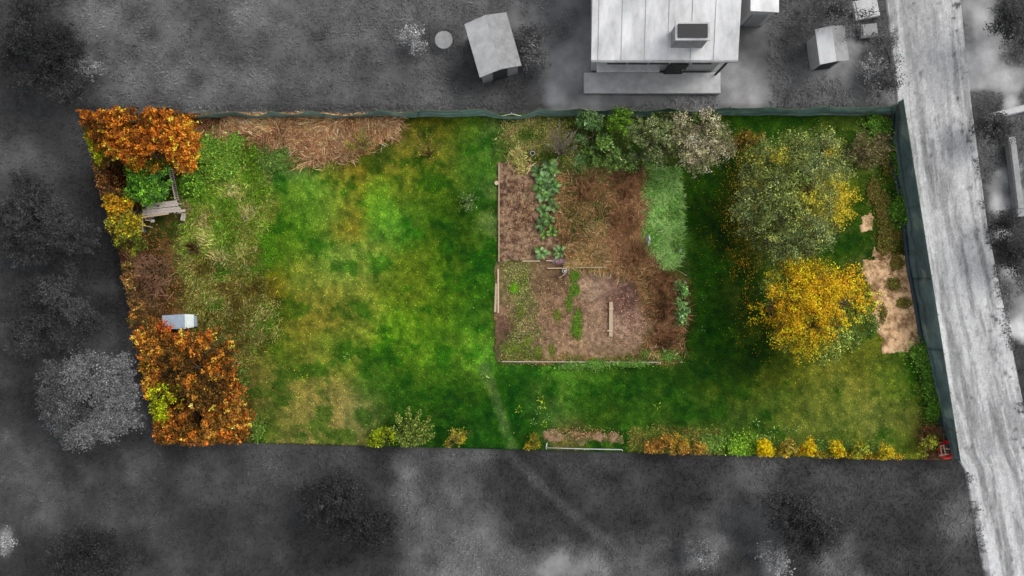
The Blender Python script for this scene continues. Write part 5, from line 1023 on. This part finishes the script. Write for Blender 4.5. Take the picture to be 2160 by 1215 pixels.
GR = lambda a, b, c: [(a, a, a), (b, b, b), (c, c, c)]
gs = [
 ('small pale grey bush beyond the upper left corner of the plot', (191, 143), [(191,143,12,.9,.4)], GR(120, 135, 150)),
 ('small pale grey bush in the far lower left corner', (8, 1140), [(8,1140,12,.9,.4)], GR(110, 125, 140)),
 ('small pale grey bush below the plot, left of two alike', (1480, 1165), [(1480,1165,15,.9,.4)], GR(90, 105, 118)),
 ('pale grey bush below the plot, right of two alike', (1630, 1176), [(1630,1172,15,.9,.4),(1640,1196,12,.8,.3)], GR(95, 112, 128)),
 ('small pale grey bush between the house garden and the road', (1838, 150), [(1838,150,11,.8,.4)], GR(110, 125, 140)),
 ('small pale grey bush left of the round garden table', (872, 80), [(872,82,14,.9,.4)], GR(115, 130, 150)),
 ('round mid grey tree left of the plot', (190, 850), [(150,830,50,3.0,1.2),(200,800,50,3.4,1.3),(240,850,50,3.4,1.2),(190,880,55,3.6,1.3),(150,875,36,2.8,1.0),(235,800,36,3.0,1.0)], GR(66, 84, 98)),
 ('dark grey tree in the upper left corner of the view', (80, 90), [(70,70,55,3.2,1.2),(115,110,50,3.4,1.2),(60,130,50,3.0,1.1),(140,165,44,3.0,1.0)], GR(28, 40, 50)),
 ('dark grey tree against the left edge above the middle', (50, 440), [(40,430,55,3.0,1.2),(85,470,50,3.0,1.2),(140,510,46,3.0,1.2),(60,500,44,2.6,1.0)], GR(32, 42, 54)),
 ('dark grey bush left of the plot, above the round tree', (110, 650), [(100,640,50,2.0,.9),(160,680,44,2.0,.9),(70,700,40,1.8,.8)], GR(38, 50, 62)),
 ('dark grey tree at the bottom left edge of the view', (200, 1170), [(170,1170,50,2.8,1.0),(230,1185,50,2.8,1.0)], GR(28, 38, 48)),
 ('dark grey bush below the dry lawn', (700, 1080), [(680,1070,46,2.0,.9),(740,1090,44,2.0,.9),(720,1040,36,1.8,.8),(790,1120,36,1.8,.8)], GR(32, 42, 54)),
 ('dark grey tree below the lower edge, right of the middle', (1700, 1090), [(1670,1080,46,2.6,1.0),(1730,1100,46,2.8,1.0),(1700,1130,40,2.2,.9)], GR(36, 46, 58)),
 ('dark grey shrub right of the grey shed', (1125, 90), [(1120,80,20,1.4,.6),(1128,120,20,1.4,.6)], GR(56, 70, 84)),
 ('dark grey tree between the house and the road', (1750, 30), [(1740,20,34,2.6,.9),(1785,30,34,2.6,.9)], GR(50, 62, 74)),
 ('dark grey bush on the left verge of the road above the plot', (1866, 150), [(1862,130,16,1.2,.5),(1868,170,16,1.2,.5),(1860,90,12,1.0,.5)], GR(46, 58, 70)),
 ('dark grey tree right of the road near the top edge', (2135, 50), [(2130,40,26,2.6,.9),(2155,70,30,2.6,.9)], GR(30, 42, 54)),
 ('dark grey bush right of the road, level with the top fence', (2095, 265), [(2085,262,20,1.4,.6),(2105,275,18,1.4,.6)], GR(36, 48, 60)),
 ('dark grey bush right of the road, level with the sand patches', (2140, 530), [(2135,525,24,1.8,.7),(2120,470,16,1.4,.5),(2152,560,20,1.6,.6)], GR(26, 38, 50)),
]
for k, (l, b, lob, gc) in enumerate(gs):
    gc = [(a * .88 + 10,) * 3 for a, _, _ in gc]
    plant('garden_tree' if 'tree' in l else 'garden_bush', l, 'tree' if 'tree' in l else 'bush', b, lob, 70, gc, .10, bark=(60, 60, 60), trunk_h=.8, leaf=.09, spread=.24, per=26, hollow=.5, jit=.05, colscale=.5, seed=k + 1, upb=2.2, ntw=16)
# uncut ground cover over the neighbouring land
n = 150000
x = RNG.uniform(-28, 28, n); y = RNG.uniform(-16.5, 16.5, n); l_, r_ = road_lr(y)
k = ~in_quad(x, y, 1, -.12) & ~((x > l_ - .05) & (x < r_ + .05)) & ~((x > 3.4) & (x < 13.5) & (y > 10.6))
xy = np.stack([x[k], y[k]], 1); gcol = grey_rgb(xy[:, 0], xy[:, 1])
kk = gcol[:, 0] < 112; xy = xy[kk]; gcol = gcol[kk]
grass('rough_ground_cover', 'dark grey unmown ground cover on the neighbouring land', xy, .08, .26, .04, gcol * 1.02, lean=.88, jit=.07, z0=-.02, cat='ground cover')
# weeds creeping over the road edges
n = 5200; t = RNG.random(n); yy = RNG.uniform(-16, 11, n); l_, r_ = road_lr(yy)
cl = fbm(yy * 1.1, yy * 0 + 3, 6, 3) > .52
left = RNG.random(n) < .5; okL = left & ((yy < -9.7) | (yy > 9.8)); okR = ~left
off = np.abs(RNG.normal(0, .22, n)) - .08
xx = np.where(left, l_ + off, r_ - off); k = (okL | okR) & cl; 
P = np.stack([xx[k], yy[k], RNG.uniform(.01, .12, k.sum())], 1); nr = unit(len(P)) * .5 + [0, 0, 1]; nr /= np.linalg.norm(nr, axis=1, keepdims=True)
V, F, cc = leaves_arr(P, nr, RNG.uniform(.05, .12, len(P)), alb(np.repeat(RNG.uniform(46, 110, (len(P), 1)), 3, 1)))
tag(mesh('road_edge_weeds', V, F, M_LEAF, col=cc), 'dark weeds creeping over both edges of the road', 'weeds', kind='stuff')
